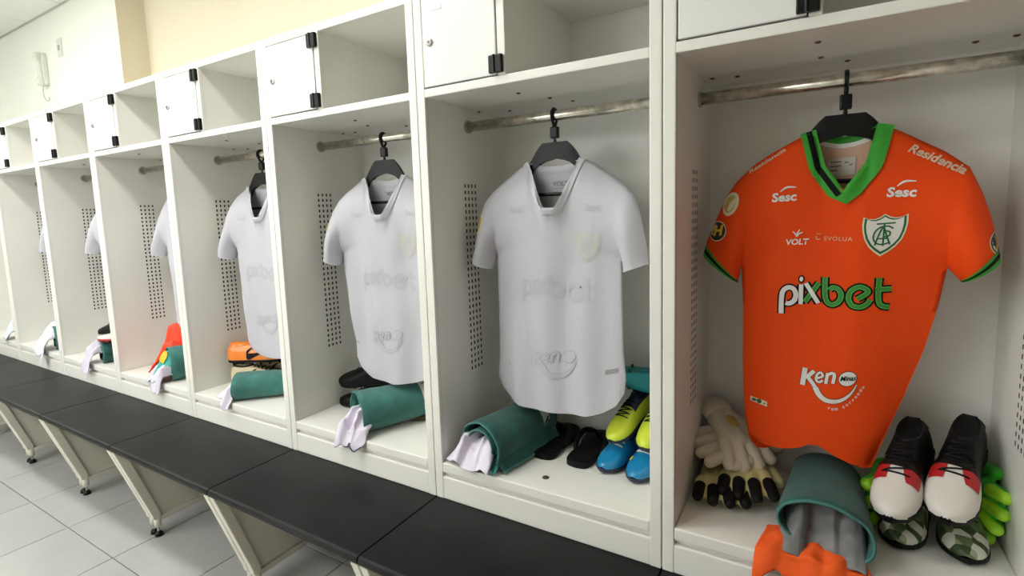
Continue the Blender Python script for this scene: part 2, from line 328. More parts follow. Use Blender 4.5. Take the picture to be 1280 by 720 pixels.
# ------------------------------------------------------------ jerseys
def rcrop(pts): return pts
class Jersey:
    """front and back sheets joined at the seams, open at neck, hem and cuffs; local x across, y depth, z up"""
    def __init__(s, name, label, loc, P, m, seed, group=None, depth=.055, fold=.008, rotz=0):
        s.t = thing(name, label, 'jersey', loc, (0, 0, rotz), group); s.P = P; s.seed = seed; s.m = m; s.fold = fold
        NU, NV, NA = 48, 56, 20
        hem, sideL, sideR = P['hem'], P['sideL'], P['sideR']
        tipL, tipR, nL, nR, V, bz = P['tipL'], P['tipR'], P['nL'], P['nR'], P['V'], P['back_z']
        va = .64
        def top(u, front):
            if u <= .28: return poly_at([tipL]+P.get('shL', [])+[nL], u/.28)
            if u >= .72: return poly_at([nR]+P.get('shR', [])+[tipR], (u-.72)/.28)
            w = (u-.28)/.44
            if front:
                vv = V if isinstance(V, list) else [V]
                return poly_at([nL]+vv+[nR], w)
            x = nL[0]+(nR[0]-nL[0])*w; z = nL[1]+(nR[1]-nL[1])*w
            return (x, z-(max(nL[1], nR[1])-bz)*math.sin(PI*w)**.6)
        def side(pts, tip, v):
            if v <= va: return poly_at(pts, v/va)
            f = (v-va)/(1-va); a = pts[-1]
            x = a[0]+(tip[0]-a[0])*f; z = a[1]+(tip[1]-a[1])*f
            c = .018*math.sin(PI*f)*(1 if tip[0] < 0 else -1)
            return (x+c, z)
        def A(v): return .034*math.sin(PI*(v-va)/(1-va))**.7 if v > va and v < 1 else 0.0
        def dep(u, v, front):
            sx = 2*u-1; e = (1-abs(sx)**2.6)
            base = depth*(1-.15*v)
            topd = (.052 if front else .028)*smoothstep(.44, .05, abs(sx))
            f = max(0, (v-.78)/.22)**3
            d = base*(1-f)+topd*f
            return d*e+A(v)*(1-e)
        def foldf(x, z):
            zt = P['tipL'][1]; w = smoothstep(zt+.05, zt-.55, z)
            sd = s.seed*3.7
            return s.fold*(.25+w)*(math.sin(x*26+sd+2.5*nz(x*3, z*1.3, sd))+.6*math.sin(x*47+sd*2+3*nz(x*2, z*1.5, sd+5)))+.010*nz(x*7, z*5, sd+9)
        s.foldf = foldf
        verts = []; faces = []; nf = 0
        def sheet(fn, n, m_, flip):
            k = len(verts)
            for j in range(m_+1):
                for i in range(n+1): verts.append(fn(i/n, j/m_))
            for j in range(m_):
                for i in range(n):
                    f = (k+j*(n+1)+i, k+j*(n+1)+i+1, k+(j+1)*(n+1)+i+1, k+(j+1)*(n+1)+i)
                    faces.append(f if not flip else f[::-1])
        def body(front):
            c00, c10, c01, c11 = hem[0], hem[-1], tipL, tipR
            def fn(u, v):
                b = poly_at(hem, u); t = top(u, front); l = side(sideL, tipL, v); r = side(sideR, tipR, v)
                p = [(1-v)*b[i]+v*t[i]+(1-u)*l[i]+u*r[i]-((1-u)*(1-v)*c00[i]+u*(1-v)*c10[i]+(1-u)*v*c01[i]+u*v*c11[i]) for i in (0, 1)]
                d = dep(u, v, front)
                zz = p[1]+(0 if front else P.get('back_drop', 0)*(1-v)**4)
                return (p[0], foldf(p[0], p[1])+(-d if front else d), zz)
            return fn
        def sleeve(left, front):
            pts = sideL if left else sideR; tip = tipL if left else tipR
            outer = [tip]+(P['outL'] if left else P['outR']); ci = P['cinL'] if left else P['cinR']
            inner = [pts[-1], ci]; cuff_o = outer[-1]; drop = P.get('swing', 0.0)
            def fn(a, b):
                v = va+(1-va)*b; l = side(pts, tip, v); c = (ci[0]+(cuff_o[0]-ci[0])*b, ci[1]+(cuff_o[1]-ci[1])*b)
                i_ = poly_at(inner, a); o_ = poly_at(outer, a)
                p = [(1-a)*l[i]+a*c[i]+(1-b)*i_[i]+b*o_[i]-((1-a)*(1-b)*pts[-1][i]+(1-a)*b*tip[i]+a*(1-b)*ci[i]+a*b*cuff_o[i]) for i in (0, 1)]
                d = (1-a)*A(v)+a*.042*max(0, math.sin(PI*b))**.6
                d = max(d, .05*math.sin(PI*b)*a*(1-a)*1.2+d)
                y = foldf(p[0], p[1])*(1-.5*a)-drop*a*a+.004*math.sin(18*p[1]+s.seed)*math.sin(PI*a)
                return (p[0], y+(-d if front else d), p[1])
            return fn
        s.sleeve = sleeve; s.body = body; s.top = top
        sheet(body(True), NU, NV, False); sheet(sleeve(True, True), NA, NA, True); sheet(sleeve(False, True), NA, NA, False)
        nfront = len(faces); s.front = BVHTree.FromPolygons([Vector(v) for v in verts], list(faces))
        sheet(body(False), NU, NV, True); sheet(sleeve(True, False), NA, NA, False); sheet(sleeve(False, False), NA, NA, True)
        s.back = BVHTree.FromPolygons([Vector(v) for v in verts], faces[nfront:])
        bm = bmesh.new(); bv = [bm.verts.new(v) for v in verts]
        for f in faces:
            try: bm.faces.new([bv[i] for i in f])
            except ValueError: pass
        bmesh.ops.remove_doubles(bm, verts=bm.verts, dist=.0012)
        obj('body', bm_mesh('body', bm, m, True), s.t)
    def y_at(s, x, z, tree=None):
        tree = tree or s.front
        h = tree.ray_cast(Vector((x, -1, z)), Vector((0, 1, 0)))
        if h[0] is not None: return h[0].y
        h = tree.find_nearest(Vector((x, -.05, z))); return h[0].y
    def decal(s, name, polys, m, off=.0015, tree=None, parent=None, snap=True):
        """polys: list of (verts2d, faces) in shirt local x,z; laid on the front sheet"""
        bm = bmesh.new()
        for V, F in polys:
            bv = [bm.verts.new((x, 0, z)) for x, z in V]
            for f in F:
                try: bm.faces.new([bv[i] for i in f])
                except ValueError: pass
        for _ in range(4):
            E_ = [e for e in bm.edges if e.calc_length() > .012]
            if not E_: break
            bmesh.ops.triangulate(bm, faces=bm.faces); E_ = [e for e in bm.edges if e.calc_length() > .012]
            bmesh.ops.subdivide_edges(bm, edges=E_, cuts=1)
        tr = tree or s.front
        for v in bm.verts:
            h = tr.ray_cast(Vector((v.co.x, -1, v.co.z)), Vector((0, 1, 0)))
            if h[0] is None: h = tr.find_nearest(Vector((v.co.x, -.02, v.co.z)))
            v.co = h[0]+Vector((0, -off, 0)) if snap else Vector((v.co.x, h[0].y-off, v.co.z))
        bmesh.ops.recalc_face_normals(bm, faces=bm.faces)
        return obj(name, bm_mesh(name, bm, m, True), parent or s.t)
    def cuff(s, left, a0, a1, m, off):
        V = []; F = []; n = 16
        for front in (True, False):
            fn = s.sleeve(left, front); k = len(V)
            for j in range(4):
                for i in range(n+1):
                    x, y, z = fn(a0+(a1-a0)*j/3, i/n); V.append((x, y+(-off if front else off), z))
            for j in range(3):
                for i in range(n): F.append((k+j*(n+1)+i, k+j*(n+1)+i+1, k+(j+1)*(n+1)+i+1, k+(j+1)*(n+1)+i))
        return obj('cuff_band', mesh('cuff_band', V, F, m, True), s.t)
    def strip_neck(s, u0, u1, w0, w1, m, off, name, front=True):
        """band following the neckline, from w0 to w1 metres outside the neck edge"""
        n = 28; pts = [s.top(u0+(u1-u0)*i/n, front) for i in range(n+1)]
        nr = []
        for i in range(n+1):
            a = pts[max(i-1, 0)]; b = pts[min(i+1, n)]; d = (b[0]-a[0], b[1]-a[1]); L = math.hypot(*d) or 1
            nr.append((d[1]/L, -d[0]/L))
        nr[0] = nr[1]; nr[-1] = nr[-2]
        V = []; F = []; K = 4
        for i in range(n+1):
            for j in range(K+1):
                w = w0+(w1-w0)*j/K; V.append((pts[i][0]+nr[i][0]*w, pts[i][1]+nr[i][1]*w))
        for i in range(n):
            for j in range(K): F.append((i*(K+1)+j, i*(K+1)+j+1, (i+1)*(K+1)+j+1, (i+1)*(K+1)+j))
        return s.decal(name, [(V, F)], m, off, None if front else s.back, snap=False)

# ---- flat artwork helpers: 2D shapes as (verts, faces)
def ribbon(pts, w, n=6, closed=False):
    P = spline(pts, n) if len(pts) > 2 else [tuple(a+(b-a)*i/6 for a, b in zip(pts[0], pts[1])) for i in range(7)]
    V = []; F = []; N = len(P)
    ws = w if callable(w) else (lambda t: w)
    for i in range(N):
        a = P[max(i-1, 0)]; b = P[min(i+1, N-1)]; d = (b[0]-a[0], b[1]-a[1]); L = math.hypot(*d) or 1
        h = ws(i/(N-1))/2; V += [(P[i][0]-d[1]/L*h, P[i][1]+d[0]/L*h), (P[i][0]+d[1]/L*h, P[i][1]-d[0]/L*h)]
    for i in range(N-1): F.append((2*i, 2*i+1, 2*i+3, 2*i+2))
    return V, F
def fan(poly):
    cx = sum(p[0] for p in poly)/len(poly); cz = sum(p[1] for p in poly)/len(poly); n = len(poly)
    V = list(poly)+[((p[0]+cx)/2, (p[1]+cz)/2) for p in poly]+[(cx, cz)]; F = []
    for i in range(n):
        j = (i+1) % n; F += [(i, j, n+j, n+i), (n+i, n+j, 2*n)]
    return V, F
def ell(cx, cz, rx, rz, n=28, rot=0): return [(cx+rx*math.cos(a)*math.cos(rot)-rz*math.sin(a)*math.sin(rot), cz+rx*math.cos(a)*math.sin(rot)+rz*math.sin(a)*math.cos(rot)) for a in [2*PI*i/n for i in range(n)]]
def scaled(poly, k, c=None):
    cx = sum(p[0] for p in poly)/len(poly); cz = sum(p[1] for p in poly)/len(poly)
    return [(cx+(p[0]-cx)*k, cz+(p[1]-cz)*k) for p in poly]
def text2d(body, size, fn=None, bold=0.0, shear=0.0, spacing=1.0):
    """text as flat polygons, centred, then mapped with fn(x, z)"""
    c = bpy.data.curves.new('t', 'FONT'); c.body = body; c.size = size; c.align_x = 'CENTER'; c.align_y = 'CENTER'
    c.resolution_u = 3; c.offset = bold*size; c.shear = shear; c.space_character = spacing
    o = bpy.data.objects.new('t', c); COL.objects.link(o)
    me = o.evaluated_get(bpy.context.evaluated_depsgraph_get()).to_mesh()
    V = [(v.co.x, v.co.y) for v in me.vertices]; F = [tuple(p.vertices) for p in me.polygons]
    bpy.data.objects.remove(o); bpy.data.curves.remove(c)
    if fn: V = [fn(*v) for v in V]
    return V, F
def place(x, z, rot=0, sx=1, sz=1):
    c, s_ = math.cos(rot), math.sin(rot)
    return lambda a, b: (x+(a*sx)*c-(b*sz)*s_, z+(a*sx)*s_+(b*sz)*c)
def mapped(shape, fn): return [fn(*v) for v in shape[0]], shape[1]

PIX = dict(p=[(80, 640), (80, 535), (92, 485), (128, 463), (165, 475), (182, 512), (170, 552), (135, 572), (112, 566)], i=[(217, 576), (217, 445)],
           x1=[(248, 437), (338, 570)], x2=[(338, 437), (245, 562)],
           b=[(378, 402), (380, 510), (395, 560), (432, 580), (472, 560), (486, 520), (466, 482), (430, 470), (408, 486)],
           e=[(590, 545), (655, 505), (630, 477), (592, 470), (548, 494), (534, 540), (558, 584), (610, 596), (652, 578), (672, 552)],
           t=[(722, 418), (722, 545), (742, 592), (795, 604)], t2=[(700, 490), (802, 490)])
def art_pixbet(j, fn, sc, colors):
    mp = lambda pts: [fn(*p) for p in pts]
    w = 34*sc; white = ['p', 'i', 'x1']; green = ['x2', 'b', 'e', 't', 't2']
    j.decal('sponsor_outline', [ribbon(mp(PIX[k]), w+22*sc) for k in white+green]+[fan(mp(ell(217, 410, 23, 26)))], colors[0], .0012)
    j.decal('sponsor_letters_green', [ribbon(mp(PIX[k]), w) for k in green], colors[1], .0018)
    j.decal('sponsor_letter_line', [ribbon(mp(PIX[k]), w*.42) for k in green], colors[3], .0023)
    j.decal('sponsor_letter_line', [ribbon(mp(PIX[k]), w*.14) for k in green], colors[1], .0027)
    j.decal('sponsor_letters_white', [ribbon(mp(PIX[k]), w*(1 if k == 'p' else .85)) for k in white]+[fan(mp(ell(217, 410, 13, 16)))], colors[2], .0030)
SHIELD = [(606, 38), (640, 52), (675, 55), (708, 46), (738, 28), (768, 46), (800, 55), (840, 52), (876, 38), (876, 90), (866, 140), (845, 190), (810, 230), (765, 262), (718, 285), (680, 258), (645, 225), (618, 180), (604, 130), (600, 85)]
def art_crest(j, fn, sc, c_out, c_line, c_in):
    mp = lambda pts: [fn(*p) for p in pts]
    j.decal('crest', [fan(mp(SHIELD))], c_out, .0012)
    cr = j.decal('crest_line', [fan(mp(scaled(SHIELD, .92)))], c_line, .0018)
    j.decal('crest_field', [fan(mp(scaled(SHIELD, .82)))], c_in, .0024)
    mono = [[(688, 86), (802, 86)], [(736, 86), (732, 222)], [(790, 120), (762, 104), (715, 106), (680, 135), (672, 175), (695, 205), (735, 212), (775, 200)],
            [(682, 216), (702, 160), (730, 108), (752, 160), (774, 216)], [(694, 176), (764, 176)], [(740, 130), (770, 138), (768, 160), (740, 166)]]
    j.decal('crest_monogram', [ribbon(mp(m_), 11*sc) for m_ in mono], c_line, .0030)
def art_keno(j, fn, sc, c_fill, c_edge, minas=True, edge=9):
    mp = lambda pts: [fn(*p) for p in pts]
    st = [([(412, 108), (398, 212)], 32), ([(468, 128), (420, 168)], 26), ([(425, 160), (455, 195), (480, 232)], 26),
          ([(488, 172), (520, 160), (508, 138), (486, 152), (482, 182), (500, 196), (522, 186)], 15), ([(540, 206), (550, 142)], 20), ([(552, 152), (575, 144), (590, 156), (582, 206)], 20)]
    smile = [(478, 228), (505, 275), (545, 306), (595, 316), (645, 305), (690, 272), (722, 222)]
    sw = lambda t: (30*(1-t)**1.2+5+10*math.sin(PI*t))*sc
    sw2 = lambda t: sw(t)+edge*sc
    j.decal('sponsor_outline', [ribbon(mp(p), (w+edge)*sc) for p, w in st]+[ribbon(mp(smile), sw2), fan(mp(ell(668, 182, 56, 47)))], c_edge, .0012)
    j.decal('sponsor_letters_white', [ribbon(mp(p), w*sc) for p, w in st]+[ribbon(mp(smile), sw), fan(mp(ell(668, 182, 51, 42)))], c_fill, .0020)
    if minas: j.decal('sponsor_text', [text2d('Minas', 1, lambda a, b: fn(668+a*40, 180-b*42), .02, .3)], M_bk, .0028)

def hanger(x, y, z, label, rotz=0, zr=1.062, ztop=.985, w=.165, zarm=.828):
    """z: floor level of the cubby; the hook goes over the rod at height zr"""
    t = thing('coat_hanger', label, 'hanger', (x, y, z), (0, 0, rotz))
    R_ = .0195
    hook = [(0, -R_*math.cos(a)*1.0, zr+R_*math.sin(a)) for a in [PI*1.30-PI*1.62*i/14 for i in range(15)]]
    hook = [(0, R_*math.cos(a), zr+R_*math.sin(a)) for a in [-.55+(PI+.55+.75)*i/16 for i in range(17)]]
    B().tube(hook, .0048, 8).tube([hook[-1], (0, -.006, zr-.028), (0, 0, zr-.036)], .0048, 8).obj('hook', M_black, t, True)
    B().tube([hook[0], (.0, .010, zr-.02), (0, 0, zr-.036)], .004, 8).box(-.0125, .0125, -.009, .009, zr-.066, zr-.032, .004).obj('clip', M_black, t)
    B().tube([(0, 0, zr-.066), (0, 0, ztop-.004)], [.0035, .006], 10).obj('stem', M_black, t)
    a = [(-.042, ztop), (.042, ztop), (.062, ztop-.022), (.088, ztop-.062), (.125, ztop-.103), (w, zarm+.004), (w, zarm-.006), (.12, zarm+.022), (.08, ztop-.085), (.045, ztop-.058), (0, ztop-.048), (-.045, ztop-.058), (-.08, ztop-.085), (-.12, zarm+.022), (-w, zarm-.006), (-w, zarm+.004), (-.125, ztop-.103), (-.088, ztop-.062), (-.062, ztop-.022)]
    b = B(); n = len(a)
    # arms: bottom outline paired with top outline, given real thickness
    topo = [p for p in a[:7]]; left = [p for p in a[14:]]
    upper = a[15:]+a[:6]; lower = a[14:5:-1]
    U = [poly_at(upper, i/24) for i in range(25)]; L = [poly_at(lower, i/24) for i in range(25)]
    V = []; F = []
    for (ux, uz), (lx, lz) in zip(U, L): V += [(ux, -.005, uz), (lx, -.009, lz), (lx, .009, lz), (ux, .005, uz)]
    for i in range(24):
        for k in range(4): F.append((4*i+k, 4*i+(k+1) % 4, 4*i+4+(k+1) % 4, 4*i+4+k))
    F += [(0, 1, 2, 3), (99, 98, 97, 96)]
    obj('shoulder_bar', mesh('shoulder_bar', V, F, M_black), t)
    B().tube([(-.145, 0, zarm+.010), (-.135, 0, zarm+.003), (.135, 0, zarm+.003), (.145, 0, zarm+.010)], .0055, 8).obj('trouser_bar', M_black, t)
    return t

# ---- the orange jersey (local x = world x - .36, so that left/right signs follow the centre)
cx = .355
def sh(l): return [(round(a-cx, 4), b) for a, b in l]
PO = dict(hem=sh([(.190, .157), (.205, .152), (.244, .158), (.289, .177), (.306, .190), (.327, .192), (.366, .169), (.395, .155), (.422, .150), (.440, .163)]),
          sideL=sh([(.190, .157), (.170, .178), (.157, .25), (.151, .379), (.149, .52), (.143, .625)]), sideR=sh([(.440, .163), (.456, .214), (.497, .328), (.528, .444), (.549, .554), (.559, .632)]),
          tipL=sh([(.128, .842)])[0], tipR=sh([(.584, .848)])[0], shL=sh([(.165, .880), (.2, .903), (.250, .930)]), shR=sh([(.465, .935), (.5, .912), (.540, .886)]),
          nL=sh([(.297, .955)])[0], nR=sh([(.423, .957)])[0], V=sh([(.318, .868), (.359, .805), (.402, .868)]), back_z=.935,
          outL=sh([(.104, .806), (.082, .756), (.056, .693), (.046, .650)]), outR=sh([(.608, .794), (.628, .736), (.644, .661), (.646, .650)]),
          cinL=sh([(.134, .580)])[0], cinR=sh([(.585, .600)])[0], back_drop=-.02)
YJ = .245
hanger(cx+.003, RODY[0], Z0, 'black plastic hanger carrying the orange jersey')
jo = Jersey('jersey', 'orange football jersey with green collar hanging in the locker', (cx, YJ, Z0), PO, M_jo, 1, depth=.042, fold=.0065)
jo.strip_neck(.282, .718, -.003, .030, M_green, .0062, 'collar')
jo.strip_neck(.282, .5, .006, .018, M_bk, .0085, 'collar_stripe')
jo.strip_neck(.29, .71, -.001, .014, M_green, .0022, 'back_collar', False)
lin = [(jo.top(.29+.42*i/20, False)[0], jo.top(.29+.42*i/20, False)[1]-.014) for i in range(21)]
low = [(-.075+.15*i/20, .74) for i in range(21)]
jo.decal('back_lining', [([p for ab in zip(lin, low) for p in ab], [(2*i, 2*i+1, 2*i+3, 2*i+2) for i in range(20)])], M_lining, .003, jo.back)
jo.decal('neck_tape', [([p for ab in zip(lin, [(a, b-.010) for a, b in lin]) for p in ab], [(2*i, 2*i+1, 2*i+3, 2*i+2) for i in range(20)])], M_pw, .0045, jo.back)
lab = jo.decal('size_label', [([(-.028, .842), (.028, .846), (.028, .888), (-.028, .884)], [(0, 1, 2, 3)])], mat('label_white', (.62, .60, .52), .7), .0055, jo.back)
jo.decal('label_print', [([(-.024+dx, z_), (-.024+dx+w_, z_+.001), (-.024+dx+w_, z_+.004), (-.024+dx, z_+.003)], [(0, 1, 2, 3)]) for dx, z_, w_ in ((.002, .876, .022), (.0, .866, .024), (.03, .874, .008), (.04, .868, .006), (.0, .856, .016))], mat('label_ink', (.2, .18, .14), .7), .0065, jo.back)
for left in (True, False):
    jo.cuff(left, .86, 1.0, M_green, .0016); jo.cuff(left, .90, .95, M_bk, .0028)
J1 = lambda ax, ay: (.23+.00157*(ax/5.142-10)-cx, .51+.00012*(ax/5.142-10)-.0019*(ay/5.142-125))
art_pixbet(jo, J1, .00157/5.142*1.05, (M_bk, M_pg, M_pw, M_dg))
art_crest(jo, J1, .00157/5.142, M_cream, M_dg, M_pw)
J2 = lambda ax, ay: (.287+.00164*(ax/4.8-81)-cx, .337+.0003*(ax/4.8-81)-.00195*(ay/4.8-45))
art_keno(jo, J2, .00164/4.8, M_pw, mat('keno_outline', (.22, .02, .005), .7))  # dark red printed edge round the letters
def arc_text(body, fn_c, size):
    out = []; n = len(body)
    return out
arc = []
msg = 'vem correndo'; pts = spline([(560, 352), (600, 362), (650, 350), (700, 315), (735, 275), (762, 235)], 10)
for i, ch in enumerate(msg):
    if ch == ' ': continue
    f = .02+.95*i/(len(msg)-1); a = poly_at(pts, f); b_ = poly_at(pts, min(1, f+.03)); c_ = poly_at(pts, max(0, f-.03))
    an = math.atan2(b_[1]-c_[1], b_[0]-c_[0])
    arc.append(text2d(ch, 1, lambda u, v, a=a, an=an: J2(a[0]+30*(u*math.cos(an)+v*math.sin(an)), a[1]+30*(u*math.sin(an)-v*math.cos(an))), .015))
jo.decal('sponsor_text', arc, M_pw, .0016)
for k_, x_ in enumerate((.238, .466)):
    z_ = .797+.002*k_
    jo.decal('sponsor_text', [text2d('Sesc', .030, place(x_-cx, z_, -.02+.06*(1-k_), 1.0, .95), .035, .1), ribbon([(x_-cx-.008, z_+.014), (x_-cx+.006, z_+.024), (x_-cx+.026, z_+.0235)], lambda t: .0015+.003*math.sin(PI*t))], M_pw, .0016)
jo.decal('maker_print', [text2d('VOLT', .019, place(.268-cx, .689, .05), .03, .15)]+[ribbon([(.268-cx+a*.001, .704+b*.001) for a, b in l], lambda t: .0042*(1-.6*t)) for l in ([(0, -2), (1, 6), (6, 16)], [(0, 0), (-4, 6), (-9, 11)], [(0, 1), (6, 6), (12, 9)])], M_pw, .0016)
jo.decal('sponsor_text', [text2d('EVOLUA', .0135, place(.352-cx, .697, -.02), .015, 0, 1.15)], mat('print_pale_orange', (.85, .42, .22), .7), .0016)
jo.decal('sponsor_text', [ribbon([(.309-cx, .709), (.317-cx, .709)], .0018), ribbon([(.309-cx, .704), (.3095-cx, .697), (.317-cx, .696)], .0022)], MATS['print_pale_orange'], .0016)
jo.decal('shoulder_print', [text2d('Residencia', .0265, place(.527-cx, .868, -.53), .03, .2)], mat('print_pink', (.78, .55, .38), .7), .003)
jo.decal('shoulder_print', [text2d('Residencia', .0225, place(.196-cx, .888, .56, 1, .55), .03, .2)], MATS['print_pink'], .0016)
for hx, hz, hr in ((.085, .716, -.25), (.642, .688, .2)):
    jo.decal('sleeve_badge', [fan(ell(hx-cx, hz, .024, .026, rot=hr))], M_cream, .0012)
    jo.decal('sleeve_badge', [fan(ell(hx-cx, hz, .0215, .0235, rot=hr))], M_navy, .0018)
    jo.decal('sleeve_badge_letter', [text2d('H', .034, place(hx-cx, hz, .12), .05, .25)], M_yel, .0026)
jo.decal('sleeve_patch', [fan(ell(.116-cx, .785, .019, .031, rot=-.3))], M_cream, .0012)
jo.decal('sleeve_patch', [fan(ell(.115-cx, .785, .0125, .023, rot=-.3))], M_gold, .0018)
jo.decal('sleeve_patch', [fan(ell(.119-cx, .783, .006, .018, rot=-.5))], M_cream, .0024)
jo.decal('hem_label', [([(.172-cx, .272), (.212-cx, .262), (.212-cx, .276), (.172-cx, .284)], [(0, 1, 2, 3)])], M_cream, .0014)
jo.decal('hem_label_print', [fan(ell(.181-cx, .276, .006, .004)), fan(ell(.193-cx, .274, .006, .006)), fan(ell(.205-cx, .270, .002, .002))], M_dg, .0020)

# ---- the white jerseys
def white_P(dx=0.0, w=1.0, dz=0.0, taper=0.0, lean=0.0):
    def q(l): return [(a*w+dx, b+dz) for a, b in l]
    tl = taper
    return dict(hem=q([(-.205+tl, .175), (-.14+tl*.7, .160), (-.067, .157), (.017, .158), (.097, .166), (.148, .183), (.186, .208), (.208, .245)]),
        sideL=q([(-.205+tl, .175), (-.226+tl, .195), (-.240+tl, .235), (-.232+tl*.9, .30), (-.230+tl*.6, .40), (-.226, .562), (-.227, .650)]), sideR=q([(.208, .245), (.214, .29), (.208, .37), (.206, .51), (.205, .640)]),
        tipL=q([(-.232, .848)])[0], tipR=q([(.212, .848)])[0], shL=q([(-.19, .878), (-.135, .912)]), shR=q([(.125, .912), (.17, .880)]),
        nL=q([(-.098, .934)])[0], nR=q([(.080, .934)])[0], V=q([(-.068, .870), (-.030, .788), (.014, .788), (.052, .870)]), back_z=.915+dz,
        outL=q([(-.262, .815), (-.278, .770), (-.292, .700), (-.302, .628)]), outR=q([(.242, .815), (.258, .770), (.272, .700), (.285, .630)]),
        cinL=q([(-.236, .600)])[0], cinR=q([(.214, .605)])[0], swing=.02)
WJ = {-1: dict(label='white football jersey hanging above the black flip-flops', rz=0, dx=0, prints=True, taper=0.0),
      -2: dict(label='white football jersey hanging in front of the black boots', rz=.09, dx=.025, prints=True, taper=.05),
      -3: dict(label='white football jersey hanging above the bright orange boots', rz=.07, dx=.012, prints=True, taper=.06),
      -4: dict(label='white football jersey hanging above the red mesh bib', rz=.0, dx=.06, prints=False, taper=.09, w=.9),
      -5: dict(label='white football jersey hanging above the black boot on a towel', rz=.10, dx=.05, prints=False, taper=.08, w=.9),
      -6: dict(label='white football jersey in the locker below the wall intercom', rz=.05, dx=.045, prints=False, taper=.08, w=.9)}
NAMES = {-1: 'white jersey over the black flip-flops', -2: 'white jersey by the black boots', -3: 'white jersey over the orange boots', -4: 'white jersey over the red bib', -5: 'white jersey by the black boot on a towel', -6: 'white jersey below the wall intercom'}
for k, d in WJ.items():
    xc = k*W+.36-.006+d['dx']; yj = .205
    hanger(xc-.008, .212, Z0, 'black plastic hanger carrying the '+NAMES[k], d['rz'])
    P = white_P(0, d.get('w', .99), -.005 if k == -2 else 0, d['taper'])
    j = Jersey('jersey', d['label'], (xc, yj, Z0), P, M_jw, 2-k*1.3, group='white jerseys on hangers', depth=.036, fold=.0075, rotz=d['rz'])
    j.strip_neck(.282, .718, -.003, .016, mat('white_collar', (.60, .59, .64), .75), .0035, 'collar')
    j.strip_neck(.29, .71, .0, .018, MATS['white_collar'], .0022, 'back_collar', False)
    for left in (True, False): j.cuff(left, .93, 1.0, MATS['white_collar'], .0012)
    if not d['prints']: continue
    j.decal('neck_print', [text2d('VOLT', .020, place(.0, .862), .03, .1), ([(-.022, .848), (.022, .848), (.022, .8495), (-.022, .8495)], [(0, 1, 2, 3)]), text2d('G', .012, place(-.012, .836), .02)], M_grey, .002, j.back)
    Kf = lambda ax, ay: (-.082+.0021*(ax/4.8-81), .300+.00045*(ax/4.8-81)-.00205*(ay/4.8-45))
    art_keno(j, Kf, .0021/4.8, mat('print_ghost_fill', (.545, .53, .58), .75), M_ghost, False, 9)
    Cf = lambda ax, ay: ((ax-738)*.00032+.105, .675-(ay-155)*.00037)
    art_crest(j, Cf, .00032, M_ghost2, MATS['print_ghost_fill'], M_ghost2)
    Xf = lambda ax, ay: (-.12+(ax-60)*.000335, .545-(ay-520)*.00036)
    mg = mat('print_ghost_dark', (.515, .505, .55), .75)
    j.decal('sponsor_ghost', [ribbon([Xf(*p) for p in PIX[q_]], .015) for q_ in PIX], mg, .0013)  # faint tone-on-tone print, slightly darker than the fabric
    j.decal('maker_print', [text2d('VOLT', .016, place(-.008, .772), .03)], M_ghost, .0014)
    for sx_ in (-.125, .125): j.decal('sponsor_ghost', [text2d('Sesc', .03, place(sx_, .788), .03)], mg, .0013)
    j.decal('hem_label', [([(.152, .298), (.192, .310), (.192, .324), (.152, .312)], [(0, 1, 2, 3)])], M_grey, .0014)
    j.decal('hem_label', [([(-.185, .292), (-.168, .288), (-.168, .291), (-.185, .295)], [(0, 1, 2, 3)])], M_grey, .0014)
    j.decal('sleeve_patch', [fan(ell(-.262, .745, .015, .032, rot=-.2))], M_cream, .0012)
    j.decal('sleeve_patch', [fan(ell(-.263, .745, .010, .024, rot=-.2))], M_gold, .0018)

